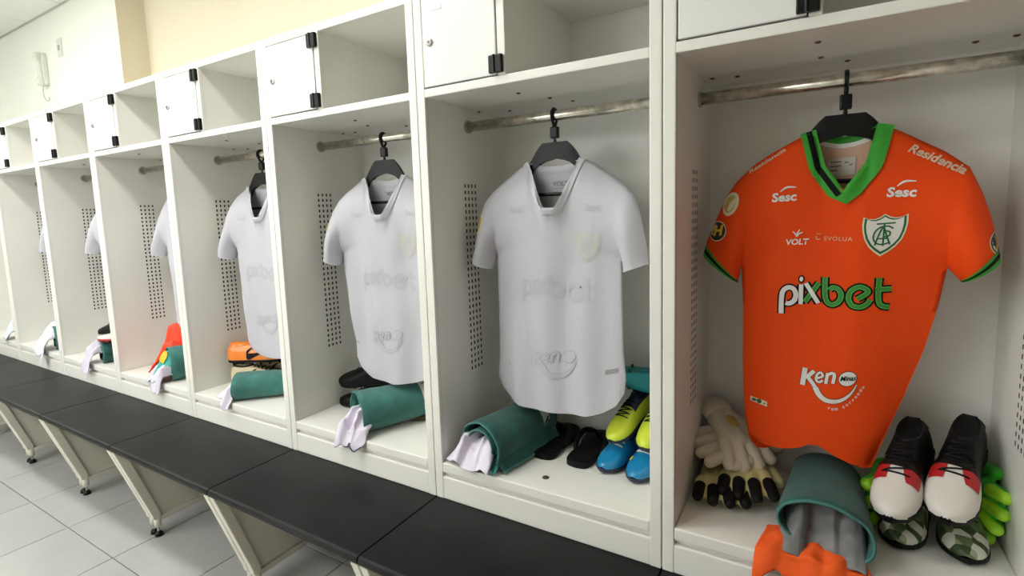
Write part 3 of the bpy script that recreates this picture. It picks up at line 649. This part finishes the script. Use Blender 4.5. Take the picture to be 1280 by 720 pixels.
# ------------------------------------------------------------ towels, cloths
def towel_roll(label, p0, p1, rx, rz, m=M_towel, seed=0, turns=1.7, tail=0.0, band=None, flare=.06, name='towel_roll', hem=M_towel_lt, group='rolled teal towels'):
    """roll lying from p0 (open mouth) to p1, half-width rx, half-height rz; rests on z of p0"""
    p0 = Vector(p0); p1 = Vector(p1); ax = p1-p0; L = ax.length
    t = thing(name, label, 'towel', p0, (0, 0, math.atan2(ax.y, ax.x)-PI/2), group)
    sl = ax.z/L
    N = 90; K = 16; th = .007
    def prof(q, s):
        """q 0..1 along the sheet from outer edge to inner end; s along the roll"""
        a = -PI*.36+q*turns*2*PI
        r = 1-.55*q**1.1
        f = 1+flare*(1-s)**2-.10*s*s
        x = rx*r*f*math.cos(a); z = rz*r*f*math.sin(a)
        z = max(z, -rz*.96*(1-.1*q))
        w = .006*nz(math.cos(a)*2+seed, s*5, math.sin(a)*2)+.004*nz(math.cos(a)*5, s*11+seed, math.sin(a)*5)
        return x*(1+w*4), z*(1+w*5)
    V = []; F = []
    for j in range(K+1):
        s = j/K
        for i in range(N+1):
            q = i/N; x, z = prof(q, s); x2, z2 = prof(min(1, q+.004), s); dx, dz = x2-x, z2-z; l = math.hypot(dx, dz) or 1
            nx, nz_ = (dz/l, -dx/l)
            e = .006*nz(q*9, seed)*(1-s)
            y = s*L+e
            V.append((x+nx*th/2, y, rz+z+nz_*th/2+s*L*sl)); V.append((x-nx*th/2, y, rz+z-nz_*th/2+s*L*sl))
    n = 2*(N+1)
    for j in range(K):
        for i in range(N):
            a = j*n+2*i; F += [(a, a+2, a+n+2, a+n), (a+1, a+n+1, a+n+3, a+3)]
    for i in range(N): F += [(2*i, 2*i+1, 2*i+3, 2*i+2), (K*n+2*i, K*n+2*i+2, K*n+2*i+3, K*n+2*i+1)]
    for j in range(K): F += [(j*n, (j+1)*n, (j+1)*n+1, j*n+1), (j*n+2*N, j*n+2*N+1, (j+1)*n+2*N+1, (j+1)*n+2*N)]
    obj('roll', mesh('roll', V, F, m, True), t)
    # hem at the mouth
    b = B(); b.tube([Vector((prof(i/60, 0)[0], -.002+.006*nz(i/60*9, seed), rz+prof(i/60, 0)[1])) for i in range(0, 61)], .0036, 6)
    b.obj('hem', hem, t, True)
    if band:
        s0, s1, mb = band
        V = []; F = []
        for j in range(4):
            s = s0+(s1-s0)*j/3
            for i in range(41):
                x, z = prof(i/40*.55, s); V.append((x*1.045, s*L, rz+z*1.045+.002+s*L*sl))
        for j in range(3):
            for i in range(40): F.append((j*41+i, j*41+i+1, (j+1)*41+i+1, (j+1)*41+i))
        bo = obj('woven_band', mesh('woven_band', V, F, mb, True), t)
        bm_ = B()
        for i in range(3, 34, 4):
            x, z = prof(i/40*.55, (s0+s1)/2); x2, z2 = prof((i+1.6)/40*.55, (s0+s1)/2)
            bm_.tube([(x*1.05, (s0+.2*(s1-s0))*L, rz+z*1.05+.002+s0*L*sl), (x2*1.05, (s0+.8*(s1-s0))*L, rz+z2*1.05+.002+s1*L*sl)], .0025, 5)
        bm_.obj('band_motif', M_bk, bo)
    if tail:
        # loose end lying beside the roll on the right, sloping to the floor
        V = []; F = []; n = 14
        for j in range(11):
            s = .02+.93*j/10
            for i in range(n+1):
                f = i/n; x0_, z0_ = prof(0.0, s)
                x = rx*.8+(tail)*f; z = rz*.8*(1-f)**1.5+.010+.006*nz(f*4, s*5, seed)+s*L*sl
                V.append((x+.012*nz(s*4, seed+3)*f, s*L+.006*nz(f*5, seed), max(z, .008+s*L*sl)))
        for j in range(10):
            for i in range(n): F.append((j*(n+1)+i, j*(n+1)+i+1, (j+1)*(n+1)+i+1, (j+1)*(n+1)+i))
        o = obj('loose_end', mesh('loose_end', V, F, m, True), t)
        so = o.modifiers.new('t', 'SOLIDIFY'); so.thickness = .008; so.offset = 0
        B().tube([V[j*(n+1)+n] for j in range(11)], .005, 6).obj('hem', hem, t, True)
    return t
def cloth_fan(name, label, mouth, front, width, m, seed, h0=.06, edge=None, cat='cloth', group=None, drop=0.0, nfold=4.0, amp=.02, parent=None, spread0=.4, top_z=None, emblem=None):
    """crumpled cloth spilling out of a towel roll: from mouth (x,y,z) to front (x,y,z); drop = hang below shelf edge"""
    mo = Vector(mouth); fr = Vector(front); d = fr-mo; d.z = 0; L = d.length; d.normalize(); sd = Vector((-d.y, d.x, 0))
    floor_z = Z0+.002
    N, K = 46, 40; V = []; F = []
    base = Vector((fr.x, fr.y, Z0)) if not parent else Vector((0, 0, 0))
    rnd = random.Random(seed)
    ph = [rnd.uniform(0, 6.28) for _ in range(6)]
    for j in range(K+1):
        s = j/K
        for i in range(N+1):
            u = 2*i/N-1
            smax = 1+.16*nz(u*2.1, seed)+.10*math.sin(u*5+ph[0])
            ss = s*min(smax, 1.06)
            wv = width*(spread0+(1-spread0)*smoothstep(0, 1, s))
            fo = math.asin(max(-1, min(1, .96*math.sin(nfold*PI*u*.5+ph[1]+1.4*nz(u*2, s*1.5, seed)))))/1.4
            fo2 = math.asin(max(-1, min(1, .96*math.sin(nfold*1.9*PI*u*.5+ph[2]+2*s))))/1.4
            px = mo+d*(L*ss)+sd*(u*wv+.25*amp*fo2)
            dome = math.sqrt(max(0, 1-u*u*.92))
            cr = abs(nz(px.x*22, px.y*22, seed))*1.3+abs(nz(px.x*45, px.y*45, seed+4))*.5
            hz = ((mo.z-floor_z)*(1-smoothstep(.15, 1.0, s))+h0*math.sin(PI*min(1, .15+s*.85)))*dome**.7*(.92+.1*fo2)+amp*(fo*.7+fo2*.35-cr)*dome*(.4+.6*math.sin(PI*min(1, .1+s*.8)))+amp*.5
            if top_z: hz = min(hz, top_z+.15*(hz-top_z)) if hz > top_z else hz
            z = floor_z+max(hz, .002+.002*(u+1)+.003*s)
            y = px.y; x = px.x
            if drop > 0:
                over = max(0, .0-y)          # past the front edge of the shelf
                z -= over*3.0*drop; y = y if over == 0 else -over*.45-.004*fo
                y -= .010*smoothstep(0, .02, over)
            V.append((x-base.x, y-base.y, z-base.z))
    for j in range(K):
        for i in range(N): F.append((j*(N+1)+i, j*(N+1)+i+1, (j+1)*(N+1)+i+1, (j+1)*(N+1)+i))
    me = mesh(name, V, F, m, True)
    if parent: o = obj(name, me, parent)
    else: o = tag(obj(name, me, None, base), label, cat, group)
    so = o.modifiers.new('t', 'SOLIDIFY'); so.thickness = .003; so.offset = 1
    if emblem:
        u0, s0, ru, rs, me_ = emblem; F2 = []
        for j in range(K):
            for i in range(N):
                if ((2*(i+.5)/N-1-u0)/ru)**2+(((j+.5)/K-s0)/rs)**2 < 1: F2.append((j*(N+1)+i, j*(N+1)+i+1, (j+1)*(N+1)+i+1, (j+1)*(N+1)+i))
        used = sorted({i for f in F2 for i in f}); ix = {a: b for b, a in enumerate(used)}
        obj('emblem', mesh('emblem', [(V[i][0], V[i][1]-.004, V[i][2]+.006) for i in used], [tuple(ix[i] for i in f) for f in F2], me_, True), o)
    if edge:
        b = B(); b.tube([Vector(V[K*(N+1)+i])*1.0 for i in range(N//3, N-4)], .0022, 5); b.obj('trim', edge, o, True)
    return o

# ------------------------------------------------------------ boots
ST_ = [(0, .010, .030, .060), (.006, .022, .022, .082), (.02, .031, .016, .098), (.05, .035, .013, .100), (.085, .034, .012, .097), (.12, .036, .012, .090), (.155, .041, .012, .079), (.19, .045, .012, .066), (.22, .045, .012, .056), (.245, .040, .013, .048), (.265, .029, .016, .041), (.277, .015, .020, .034), (.281, .006, .023, .029), (.2825, .0003, .0255, .0262)]
def st_at(x):
    for a, b in zip(ST_, ST_[1:]):
        if x <= b[0] or b is ST_[-1]:
            f = (x-a[0])/(b[0]-a[0]); f = max(0, min(1, f)); return [p+(q-p)*f for p, q in zip(a[1:], b[1:])]
def boot_pt(x, th, k=1.0, off=0.0):
    """th 0..pi over the upper from right side over the top to the left side"""
    w, b, tp = st_at(x); c, s = math.cos(th), math.sin(th)
    y = (w*k+off)*math.copysign(abs(c)**.75, c); z = b+((tp-b)*k+off)*abs(s)**.8
    return Vector((x, y-.004*math.sin(PI*min(1, x/.28)), z))
def boot_patch(x0, x1, t0, t1, off=.0012, n=14, m_=14):
    V = []; F = []
    for j in range(m_+1):
        for i in range(n+1):
            f = i/n; th = (t0(f) if callable(t0) else t0)+((t1(f) if callable(t1) else t1)-(t0(f) if callable(t0) else t0))*j/m_
            V.append(boot_pt(x0+(x1-x0)*f, th, 1, off))
    for j in range(m_):
        for i in range(n): F.append((j*(n+1)+i, j*(n+1)+i+1, (j+1)*(n+1)+i+1, (j+1)*(n+1)+i))
    return V, F
BOOTM = {}
def boot(label, loc, rot, upper, sole, lining=None, toe=None, accent=None, laces=None, sc=1.0, group=None, swoosh=None, heel=None, eye=None, stud=None, collar=None):
    t = thing('football_boot', label, 'boot', loc, rot, group); t.scale = (sc, sc, sc)
    if 'upper' not in BOOTM:
        xs = [0, .003, .008]+[.016+.0104*i for i in range(25)]+[.272, .277, .281, .2825]
        V = []; F = []; n = 22
        for x in xs:
            for i in range(n+1): V.append(boot_pt(x, PI*i/n))
        for j in range(len(xs)-1):
            for i in range(n): F.append((j*(n+1)+i, j*(n+1)+i+1, (j+1)*(n+1)+i+1, (j+1)*(n+1)+i))
        BOOTM['upper'] = (V, F)
        b = B(); out = []
        for x in [0, .004, .012]+[.02+.012*i for i in range(20)]+[.262, .272, .279, .2825]:
            w = st_at(min(.281, x))[0]; out.append((x, w*1.02+.001))
        poly = [(x, w-.004*math.sin(PI*min(1, x/.28))) for x, w in out]+[(x, -w-.004*math.sin(PI*min(1, x/.28))) for x, w in out[::-1]]
        b.prism(poly, 'z', .008, .020, .002); BOOTM['sole'] = b
        me = bpy.data.meshes.new('s'); b.bm.to_mesh(me); BOOTM['sole'] = me
        BOOTM['stud'] = B().tube([(0, 0, -.004), (0, 0, .010)], [.0045, .0068], 10).mesh('stud', M_black)
    obj('upper', mesh('upper', *BOOTM['upper'], upper, True), t)
    sm = BOOTM['sole'].copy(); sm.materials.clear(); sm.materials.append(sole); so = obj('sole', sm, t)
    stm = BOOTM['stud'].copy(); stm.materials.clear(); stm.materials.append(stud or sole)
    for sx, sy in ((.03, .02), (.03, -.02), (.07, .018), (.07, -.018), (.16, .028), (.16, -.03), (.205, .03), (.205, -.034), (.245, .018), (.245, -.02)): obj('stud', stm, so, (sx, sy, .0))
    # collar opening
    V = []; F = []; n = 24
    for r, (k, dz) in enumerate(((1.0, .0), (.92, .006), (.78, .002), (.6, -.02), (0.02, -.03))):
        for i in range(n):
            a = 2*PI*i/n; x = .060+.050*k*math.cos(a); y = .026*k*math.sin(a)-.003
            w, b_, tp = st_at(max(.002, x)); V.append((x, y, tp+dz-.010*abs(math.sin(a))**2*k))
    for r in range(4):
        for i in range(n): F.append((r*n+i, r*n+(i+1) % n, (r+1)*n+(i+1) % n, (r+1)*n+i))
    obj('collar_lining', mesh('collar_lining', V, F, lining or M_black, True), t)
    if collar:
        V, F = boot_patch(.012, .145, .25*PI, .75*PI, .0025); obj('tongue', mesh('tongue', V, F, collar, True), t)
    b = B()
    for i in range(5):
        x = .118+.018*i; b.tube([boot_pt(x, th, 1, .003) for th in [PI*(.36+.028*q) for q in range(11)]], .0022, 5)
        if i < 4: b.tube([boot_pt(x+.018*q/6, PI*(.38+.24*(q/6)), 1, .004) for q in range(7)], .0020, 5)
    b.obj('laces', laces or M_black, t, True)
    if toe:
        V, F = boot_patch(.160, .2825, 0.0, PI, .0012, 22, 22); obj('toe_cap', mesh('toe_cap', V, F, toe, True), t)
    if eye:
        for a, c in ((.55, .84), (.16, .45)):
            V, F = boot_patch(.164, .206, lambda f, a=a: PI*(a+.02*f), lambda f, c=c: PI*(c-.06*f*f), .0026, 10, 10); obj('vent_insert', mesh('vent_insert', V, F, eye, True), t)
        V, F = boot_patch(.160, .172, .08*PI, .92*PI, .0032, 4, 20); obj('trim', mesh('trim', V, F, M_black, True), t)
    if heel:
        V, F = boot_patch(.0, .05, .0, PI, .0012, 10, 20); obj('heel_counter', mesh('heel_counter', V, F, heel, True), t)
    if accent:
        for s_ in (0, 1):
            f0 = (lambda f: PI*(.05+.18*f)) if s_ == 0 else (lambda f: PI*(.95-.18*f)); f1 = (lambda f: PI*(.16+.22*f)) if s_ == 0 else (lambda f: PI*(.84-.22*f))
            V, F = boot_patch(.07, .16, f0, f1, .002, 12, 4); obj('side_stripe', mesh('side_stripe', V, F, accent, True), t)
    if swoosh:
        for s_ in (0, 1):
            g = lambda th: PI-th if s_ else th
            b = B(); V = []; F = []
            path = [(.13, .30), (.10, .12), (.115, .08), (.16, .16), (.215, .33)]; P = spline(path, 6); n = len(P)
            for i, (x, a) in enumerate(P):
                w = .055*math.sin(PI*min(1, .1+i/(n-1)*.92)); V += [boot_pt(x, g(PI*(a-w)), 1, .002), boot_pt(x, g(PI*(a+w)), 1, .002)]
            for i in range(n-1): F.append((2*i, 2*i+1, 2*i+3, 2*i+2))
            obj('side_mark', mesh('side_mark', V, F, swoosh, True), t)
    return t
def R3(*d): return tuple(math.radians(a) for a in d)

M_orange_b = mat('boot_orange', (.92, .17, .01), .3, coat=.5, col2=(.95, .30, .02), vscale=6)
M_beige_b = mat('boot_beige', (.62, .53, .33), .5)
M_yellow_b = mat('boot_lime_yellow', (.62, .72, .05), .4, var=.1)
M_blue_b = mat('boot_blue', (.01, .24, .50), .35, coat=.3, var=.15, vscale=20)
M_navy_b = mat('boot_navy', (.012, .02, .05), .45)
M_tealb = mat('boot_teal', (.02, .30, .34), .45, var=.15)
M_blackb = mat('boot_black', (.004, .004, .004), .5, spec=.2)
M_whiteb = mat('boot_white', (.72, .69, .64), .4)
M_redb = mat('boot_red', (.45, .012, .015), .45)
M_neon = mat('boot_neon_green', (.06, .55, .02), .4, var=.1)
M_limeb = mat('boot_lime', (.40, .80, .03), .4)
M_camo = mat('boot_camo', (.07, .10, .04), .5, col2=(.60, .60, .50), vscale=26)
def camo():
    m = bpy.data.materials.new('camo'); m.use_nodes = True; nt = m.node_tree; b = nt.nodes['Principled BSDF']; b.inputs['Roughness'].default_value = .5
    tc = nt.nodes.new('ShaderNodeTexCoord'); v = nt.nodes.new('ShaderNodeTexVoronoi'); v.inputs['Scale'].default_value = 42; nt.links.new(tc.outputs['Object'], v.inputs['Vector'])
    r = nt.nodes.new('ShaderNodeValToRGB'); r.color_ramp.interpolation = 'CONSTANT'
    e = r.color_ramp.elements; e[0].color = (.035, .06, .02, 1); e[1].position = .35; e[1].color = (.12, .17, .07, 1)
    for p, c in ((.58, (.62, .62, .54, 1)), (.78, (.06, .12, .03, 1)), (.9, (.30, .33, .22, 1))):
        x = e.new(p); x.color = c
    sx = nt.nodes.new('ShaderNodeSeparateColor'); nt.links.new(v.outputs['Color'], sx.inputs[0]); nt.links.new(sx.outputs[0], r.inputs['Fac']); nt.links.new(r.outputs['Color'], b.inputs['Base Color'])
    return m
M_camo = camo()

# ------------------------------------------------------------ goalkeeper gloves and flip-flops
def glove(label, loc, rot, m_out, curl=.3, sc=1.0, spread=.16, m_tip=None, m_strap=None, mark=None, group='goalkeeper gloves'):
    """wrist at origin, fingers along +x, back of the hand up (+z)"""
    t = thing('goalkeeper_glove', label, 'glove', loc, rot, group); t.scale = (sc, sc, sc)
    b = B(); b.capsule((.0, -.018, .02), (.075, -.025, .022), .026, .026).capsule((.0, .018, .02), (.075, .025, .022), .026, .026).capsule((.03, 0, .022), (.085, 0, .024), .028, .026)
    b.capsule((-.045, -.012, .02), (.0, -.014, .02), .026, .028).capsule((-.045, .012, .02), (.0, .014, .02), .026, .028)
    tips = []
    for i, (y, L) in enumerate(((-.044, .056), (-.015, .068), (.015, .070), (.044, .062))):
        a = (y/.04)*spread; p = Vector((.088, y, .024)); dirv = Vector((math.cos(a), math.sin(a), 0)); r = .0182
        z = 0; q1 = p+dirv*L*.5+Vector((0, 0, -curl*.02)); q2 = q1+dirv*L*.5*math.cos(curl)+Vector((0, 0, -math.sin(curl)*L*.5))
        b.capsule(p, q1, r*1.05, r).capsule(q1, q2, r, r*.92); tips.append((q1, q2, r))
    b.capsule((.01, .035, .016), (.045, .066, .012), .018, .0165).capsule((.045, .066, .012), (.085, .080, .008), .0165, .0155)
    o = b.obj('hand', m_out, t, True)
    r_ = o.modifiers.new('r', 'REMESH'); r_.mode = 'VOXEL'; r_.voxel_size = .0042; r_.use_smooth_shade = True
    sm_ = o.modifiers.new('s', 'SMOOTH'); sm_.factor = .5; sm_.iterations = 3
    if m_tip:
        for q1, q2, r in tips:
            d = (q2-q1).normalized(); B().capsule(q1+d*.004+Vector((0, 0, .0055)), q2+d*.010+Vector((0, 0, .0045)), r*.92, r*.80).obj('finger_back', m_tip, t, True)
    s = m_strap or m_out
    b = B(); n = 20
    b.tube([(-.048, 0, .02), (-.046, 0, .02), (-.012, 0, .02), (-.010, 0, .02)], [.001, .001, .001, .001], 6)
    V = []; F = []
    for x in (-.06, -.035, -.012):
        for i in range(n): a = 2*PI*i/n; V.append((x, .043*math.cos(a), .02+.0305*math.sin(a)))
    for j in range(2):
        for i in range(n): F.append((j*n+i, j*n+(i+1) % n, (j+1)*n+(i+1) % n, (j+1)*n+i))
    b.bm.free(); o = obj('wrist_strap', mesh('wrist_strap', V, F, s, True), t); so = o.modifiers.new('t', 'SOLIDIFY'); so.thickness = .004
    if mark:
        for (mx, my, mz), mm, kind in mark:
            if kind == 'oval': B().ball((mx, my, mz), (.024, .015, .003), 2).obj('badge', mm, t, True)
            else:
                b = B()
                for p in ([(0, -.010), (.008, .002), (.016, -.006)], [(.008, .002), (-.002, .012)], [(.004, -.004), (.018, .010)]): b.tube([(mx+a, my+c, mz) for a, c in p], .0028, 5)
                b.obj('mark', mm, t)
    return t
def flipflop(label, loc, rot, m, m2, group):
    t = thing('flip_flop', label, 'sandal', loc, rot, group); t.scale = (.97, 1.2, 1)
    out = spline([(.0, .0), (.012, .028), (.06, .036), (.12, .034), (.18, .046), (.235, .046), (.268, .024), (.272, -.012), (.24, -.040), (.18, -.044), (.11, -.034), (.05, -.034), (.010, -.026), (0, 0)], 5)[:-1]
    B().prism(out, 'z', 0, .018, .003).obj('sole', m, t)
    b = B(); ins = scaled(out, .9)
    B().prism(ins, 'z', .017, .0195).obj('footbed', m, t)
    toe = (.215, .008, .018)
    for s_ in (-1, 1):
        B().tube(spline([toe, (.20, s_*.012+.006, .040), (.165, s_*.034, .050), (.125, s_*.040, .034), (.095, s_*.036, .012)], 7), [.005+.004*math.sin(PI*i/28) for i in range(29)], 8).obj('strap', m2, t, True)
    return t

# ------------------------------------------------------------ contents of the lockers
def at(x, y, z=0.0): return (x, y, Z0+z)
# --- locker with the orange jersey
towel_roll('dark teal towel rolled around grey cloth below the orange jersey', at(.325, .030), at(.335, .31), .108, .073, seed=1, turns=.88, flare=.12)
cloth_fan('grey_cloth', 'crumpled grey cloth tucked inside the towel below the orange jersey', (.34, .16, Z0+.07), (.340, .012, Z0+.02), .084, M_greycl, 5, h0=.075, amp=.020, nfold=3.0, spread0=.9, top_z=.10)
o = cloth_fan('orange_garment', 'folded orange garment hanging over the shelf edge out of the towel', (.322, .09, Z0+.02), (.322, -.030, Z0), .112, mat('orange_cloth', (.86, .10, .006), .8, bump=.2, bscale=700), 8, h0=.012, drop=.6, amp=.011, nfold=3.6, cat='garment', spread0=.85, edge=M_pw, top_z=.03)
M_glove = mat('glove_cream', (.66, .58, .46), .7, bump=.3, bscale=250)
M_glove2 = mat('glove_cream_rim', (.62, .54, .26), .7)
M_gloveb = mat('glove_black', (.006, .006, .006), .6, spec=.2)
glove('cream goalkeeper glove with a red mark, topmost beside the teal towel', at(.085, .335, .150), R3(4, 22, -48), M_glove, .55, 1.0, .25, mark=[((.04, .0, .049), M_gold, 'oval'), ((.065, .062, .031), M_redb, 'x')])
glove('cream goalkeeper glove pointing at the locker side, under the marked glove', at(.175, .32, .105), R3(-14, 2, -150), M_glove, .3, 1.0, .25)
glove('black and cream goalkeeper glove lying flat on the shelf', at(.085, .285, .010), R3(0, 0, -78), M_glove2, .15, 1.0, .18, m_tip=M_gloveb, m_strap=M_gloveb)
glove('black and cream goalkeeper glove leaning on the flat one', at(.150, .315, .050), R3(4, 7, -80), M_glove2, .2, 1.0, .22, m_tip=M_gloveb, m_strap=M_gloveb)
boot('camouflage green boot under the white-toed boot beside the towel', at(.565, .41), R3(0, 0, -107), M_camo, M_blackb, sc=.98, group='camouflage boots')
boot('camouflage green boot beside the neon green glove', at(.640, .425), R3(0, 0, -97), M_camo, M_blackb, sc=.98, group='camouflage boots')
boot('black boot with a white toe and red inserts beside the orange jersey hem', at(.550, .360, .165), R3(4, 17, -108), M_blackb, M_blackb, toe=M_whiteb, eye=M_redb, collar=M_blackb, sc=1.02, group='white-toed boots', laces=M_blackb, stud=M_gold)
boot('black boot with a white toe and red inserts leaning toward the locker side', at(.648, .385, .180), R3(-2, 17, -108), M_blackb, M_blackb, toe=M_whiteb, eye=M_redb, collar=M_blackb, sc=1.04, group='white-toed boots', laces=M_blackb, stud=M_gold)
M_ng = mat('glove_neon', (.03, .42, .02), .6, col2=(.07, .55, .03), vscale=12)
glove('neon green goalkeeper glove standing between the camouflage boot and the locker side', at(.668, .40, .085), R3(80, 6, -84), M_ng, .3, .95, .2, m_tip=M_limeb, group='neon gloves')
glove('neon green goalkeeper glove wedged between the teal towel and the boots', at(.462, .40, .045), R3(-78, 4, -100), M_ng, .3, 1.0, .2, m_tip=M_limeb, group='neon gloves')
# --- locker with the flip-flops
towel_roll('dark green towel roll with white and mint cloth inside, beside the flip-flops', at(-.565, .030), at(-.515, .34), .080, .074, seed=3, turns=1.9, tail=.03, band=(.74, .86, M_towel_band))
cloth_fan('mint_cloth', 'mint green cloth tucked into the towel beside the flip-flops', (-.54, .13, Z0+.07), (-.540, .005, Z0+.02), .048, M_teal, 11, h0=.05, amp=.014, nfold=2.5, spread0=.9, top_z=.095)
cloth_fan('white_cloth', 'crumpled lilac-white cloth spilling from the towel beside the flip-flops', (-.580, .08, Z0+.06), (-.590, -.012, Z0), .085, M_cloth, 12, h0=.055, amp=.030, nfold=3.0, spread0=.7, group='white cloths', top_z=.095)
flipflop('black rubber flip-flop lying beside the dark green towel', at(-.420, .160), R3(0, 0, 94), M_blackb, M_blackb, 'black flip-flops')
flipflop('black rubber flip-flop lying beside the blue boots', at(-.305, .160), R3(0, 0, 88), M_blackb, M_blackb, 'black flip-flops')
boot('blue boot under the lime yellow boot next to the flip-flops', at(-.165, .415), R3(0, 0, -102), M_blue_b, M_navy_b, collar=M_navy_b, laces=M_whiteb, sc=.92, group='blue boots')
bb = boot('blue boot with an orange dot against the locker side', at(-.085, .405), R3(0, 0, -98), M_blue_b, M_navy_b, collar=M_navy_b, laces=M_whiteb, sc=.92, group='blue boots')
V, F = boot_patch(.205, .228, lambda f: PI*(.72-.06*math.sin(PI*f)), lambda f: PI*(.72+.06*math.sin(PI*f)), .002, 10, 6); obj('orange_dot', mesh('orange_dot', V, F, M_yel, True), bb)
boot('lime yellow boot on the blue boots, beside the white jersey hem', at(-.150, .422, .128), R3(0, 12, -103), M_yellow_b, M_navy_b, collar=M_navy_b, sc=.84, group='lime yellow boots')
boot('lime yellow boot on the blue boots, against the locker side', at(-.078, .422, .128), R3(0, 12, -96), M_yellow_b, M_navy_b, collar=M_navy_b, sc=.84, group='lime yellow boots')
boot('teal boot upside down on top of the lime yellow boots', at(-.055, .37, .285), R3(180, 3, -172), M_tealb, M_tealb, sc=.85, stud=M_dg)
# --- locker with the black boots
towel_roll('teal towel roll with a patterned white band in front of the black boots', at(-1.13, .06), at(-.985, .34), .100, .075, mat('teal_towel_light', (.045, .175, .152), .95, bump=.8, bscale=500, sheen=.15, var=.2, vscale=14), seed=5, turns=1.15, band=(.72, .93, M_pw))
cloth_fan('mint_cloth', 'mint cloth tucked into the towel with the patterned band', (-1.09, .12, Z0+.08), (-1.135, .035, Z0+.03), .050, M_teal, 21, h0=.06, amp=.012, nfold=2.2, spread0=.9, top_z=.11)
cloth_fan('white_cloth', 'lilac-white cloth with a dark trim hanging over the shelf edge', (-1.10, .08, Z0+.06), (-1.095, -.022, Z0), .068, M_cloth, 23, h0=.05, amp=.026, nfold=2.6, drop=.6, spread0=.75, edge=M_navy_b, group='white cloths', top_z=.09)
cb = boot('black boot with a yellow toe mark lying on the other black boot', at(-1.15, .325, .100), R3(-20, 3, 205), M_blackb, M_blackb, sc=.95, group='black boots')
V, F = boot_patch(.255, .279, .72*PI, .98*PI, .002, 8, 4); obj('toe_mark', mesh('toe_mark', V, F, M_limeb, True), cb)
boot('black boot standing behind the banded towel', at(-1.15, .318), R3(0, 0, 205), M_blackb, M_blackb, accent=M_blackb, sc=.95, group='black boots')
flipflop('olive flip-flop with an orange strap half under the banded towel', at(-.83, .33), R3(0, 0, 200), mat('sandal_olive', (.06, .05, .02), .6), mat('sandal_orange', (.5, .12, .02), .5), 'olive flip-flop')
# --- locker with the orange boots
towel_roll('teal towel roll in front of the bright orange boots', at(-1.885, .065), at(-1.66, .27), .088, .055, MATS['teal_towel_light'], seed=7, turns=1.6)
cloth_fan('white_cloth', 'lilac-white cloth spilling from the towel before the orange boots', (-1.855, .08, Z0+.05), (-1.90, -.010, Z0), .065, M_cloth, 31, h0=.045, amp=.022, nfold=2.6, drop=.4, spread0=.75, group='white cloths', top_z=.075)
for yy, zz, rr, mm, lb, gg in ((.155, 0, 34, M_beige_b, 'beige boot under the bright orange boots', 'beige boots'), (.280, 0, 28, M_beige_b, 'beige boot behind the other beige boot under the orange ones', 'beige boots')):
    boot(lb, at(-2.085, yy, zz), R3(0, 0, rr), mm, M_beige_b, swoosh=M_blackb, group=gg)
boot('bright orange boot with a dark swoosh on the beige boots', at(-2.095, .155, .104), R3(0, 0, 33), M_orange_b, M_blackb, lining=M_orange_b, swoosh=M_blackb, laces=M_orange_b, group='bright orange boots')
boot('bright orange boot behind the one with the visible swoosh', at(-2.10, .280, .104), R3(0, 0, 27), M_orange_b, M_blackb, lining=M_orange_b, swoosh=M_blackb, laces=M_orange_b, group='bright orange boots')
# --- locker with the red bib
towel_roll('teal towel roll folded in layers beside the red mesh bib', at(-2.45, .06), at(-2.37, .33), .085, .082, MATS['teal_towel_light'], seed=9, turns=2.2)
cloth_fan('mint_cloth', 'mint cloth with a yellow emblem on the layered towel', (-2.46, .10, Z0+.09), (-2.50, -.005, Z0+.03), .060, M_teal, 41, h0=.06, amp=.008, nfold=1.5, spread0=.85, emblem=(.2, .5, .30, .13, M_yel), top_z=.14)
cloth_fan('white_cloth', 'lilac-white cloth spilling below the mint cloth with the emblem', (-2.45, .06, Z0+.05), (-2.48, -.030, Z0), .085, M_cloth, 43, h0=.035, amp=.022, nfold=3.0, drop=.4, spread0=.7, group='white cloths')
cloth_fan('red_bib', 'crumpled red mesh bib behind the layered towel', (-2.53, .19, Z0+.13), (-2.66, .10, Z0), .085, M_redcl, 45, h0=.13, amp=.04, nfold=2.4, spread0=.9, cat='bib')
# --- locker with the black boot on its towel
towel_roll('dark teal towel roll under the black boot', at(-3.18, .05), at(-3.12, .33), .085, .062, seed=11, turns=1.8)
cloth_fan('white_cloth', 'lilac-white cloth hanging over the edge below the black boot', (-3.19, .08, Z0+.08), (-3.235, -.035, Z0), .075, M_cloth, 51, h0=.05, amp=.024, nfold=2.6, drop=.45, spread0=.7, group='white cloths')
boot('white boot with red trim between the towel and the black boot', at(-2.945, .165, .126), R3(0, 0, 210), M_whiteb, M_redb, accent=M_redb, sc=.9)
boot('black boot on top of the white boot with red trim', at(-2.945, .165, .186), R3(0, 6, 208), M_blackb, M_blackb, sc=.9)
# --- locker below the intercom
towel_roll('teal towel roll almost covered by a white cloth', at(-3.86, .06), at(-3.80, .33), .09, .072, MATS['teal_towel_light'], seed=13, turns=1.8)
cloth_fan('white_cloth', 'large bluish-white cloth draped over the towel and the shelf edge', (-3.86, .11, Z0+.11), (-3.905, -.030, Z0), .115, M_cloth_b, 61, h0=.05, amp=.028, nfold=2.8, drop=.45, spread0=.7, group='white cloths')
# --- far end locker
towel_roll('dark green towel roll under the lime boot in the far locker', at(-4.53, .06), at(-4.49, .33), .085, .065, seed=15, turns=1.8)
cloth_fan('white_cloth', 'small bluish-white cloth on the towel in the far locker', (-4.54, .10, Z0+.09), (-4.57, .0, Z0), .085, M_cloth_b, 63, h0=.05, amp=.024, nfold=2.6, drop=.3, spread0=.7, group='white cloths')
boot('lime boot lying on the dark green towel in the far locker', at(-4.40, .25, .13), R3(0, 0, 218), M_limeb, M_neon, sc=.9)
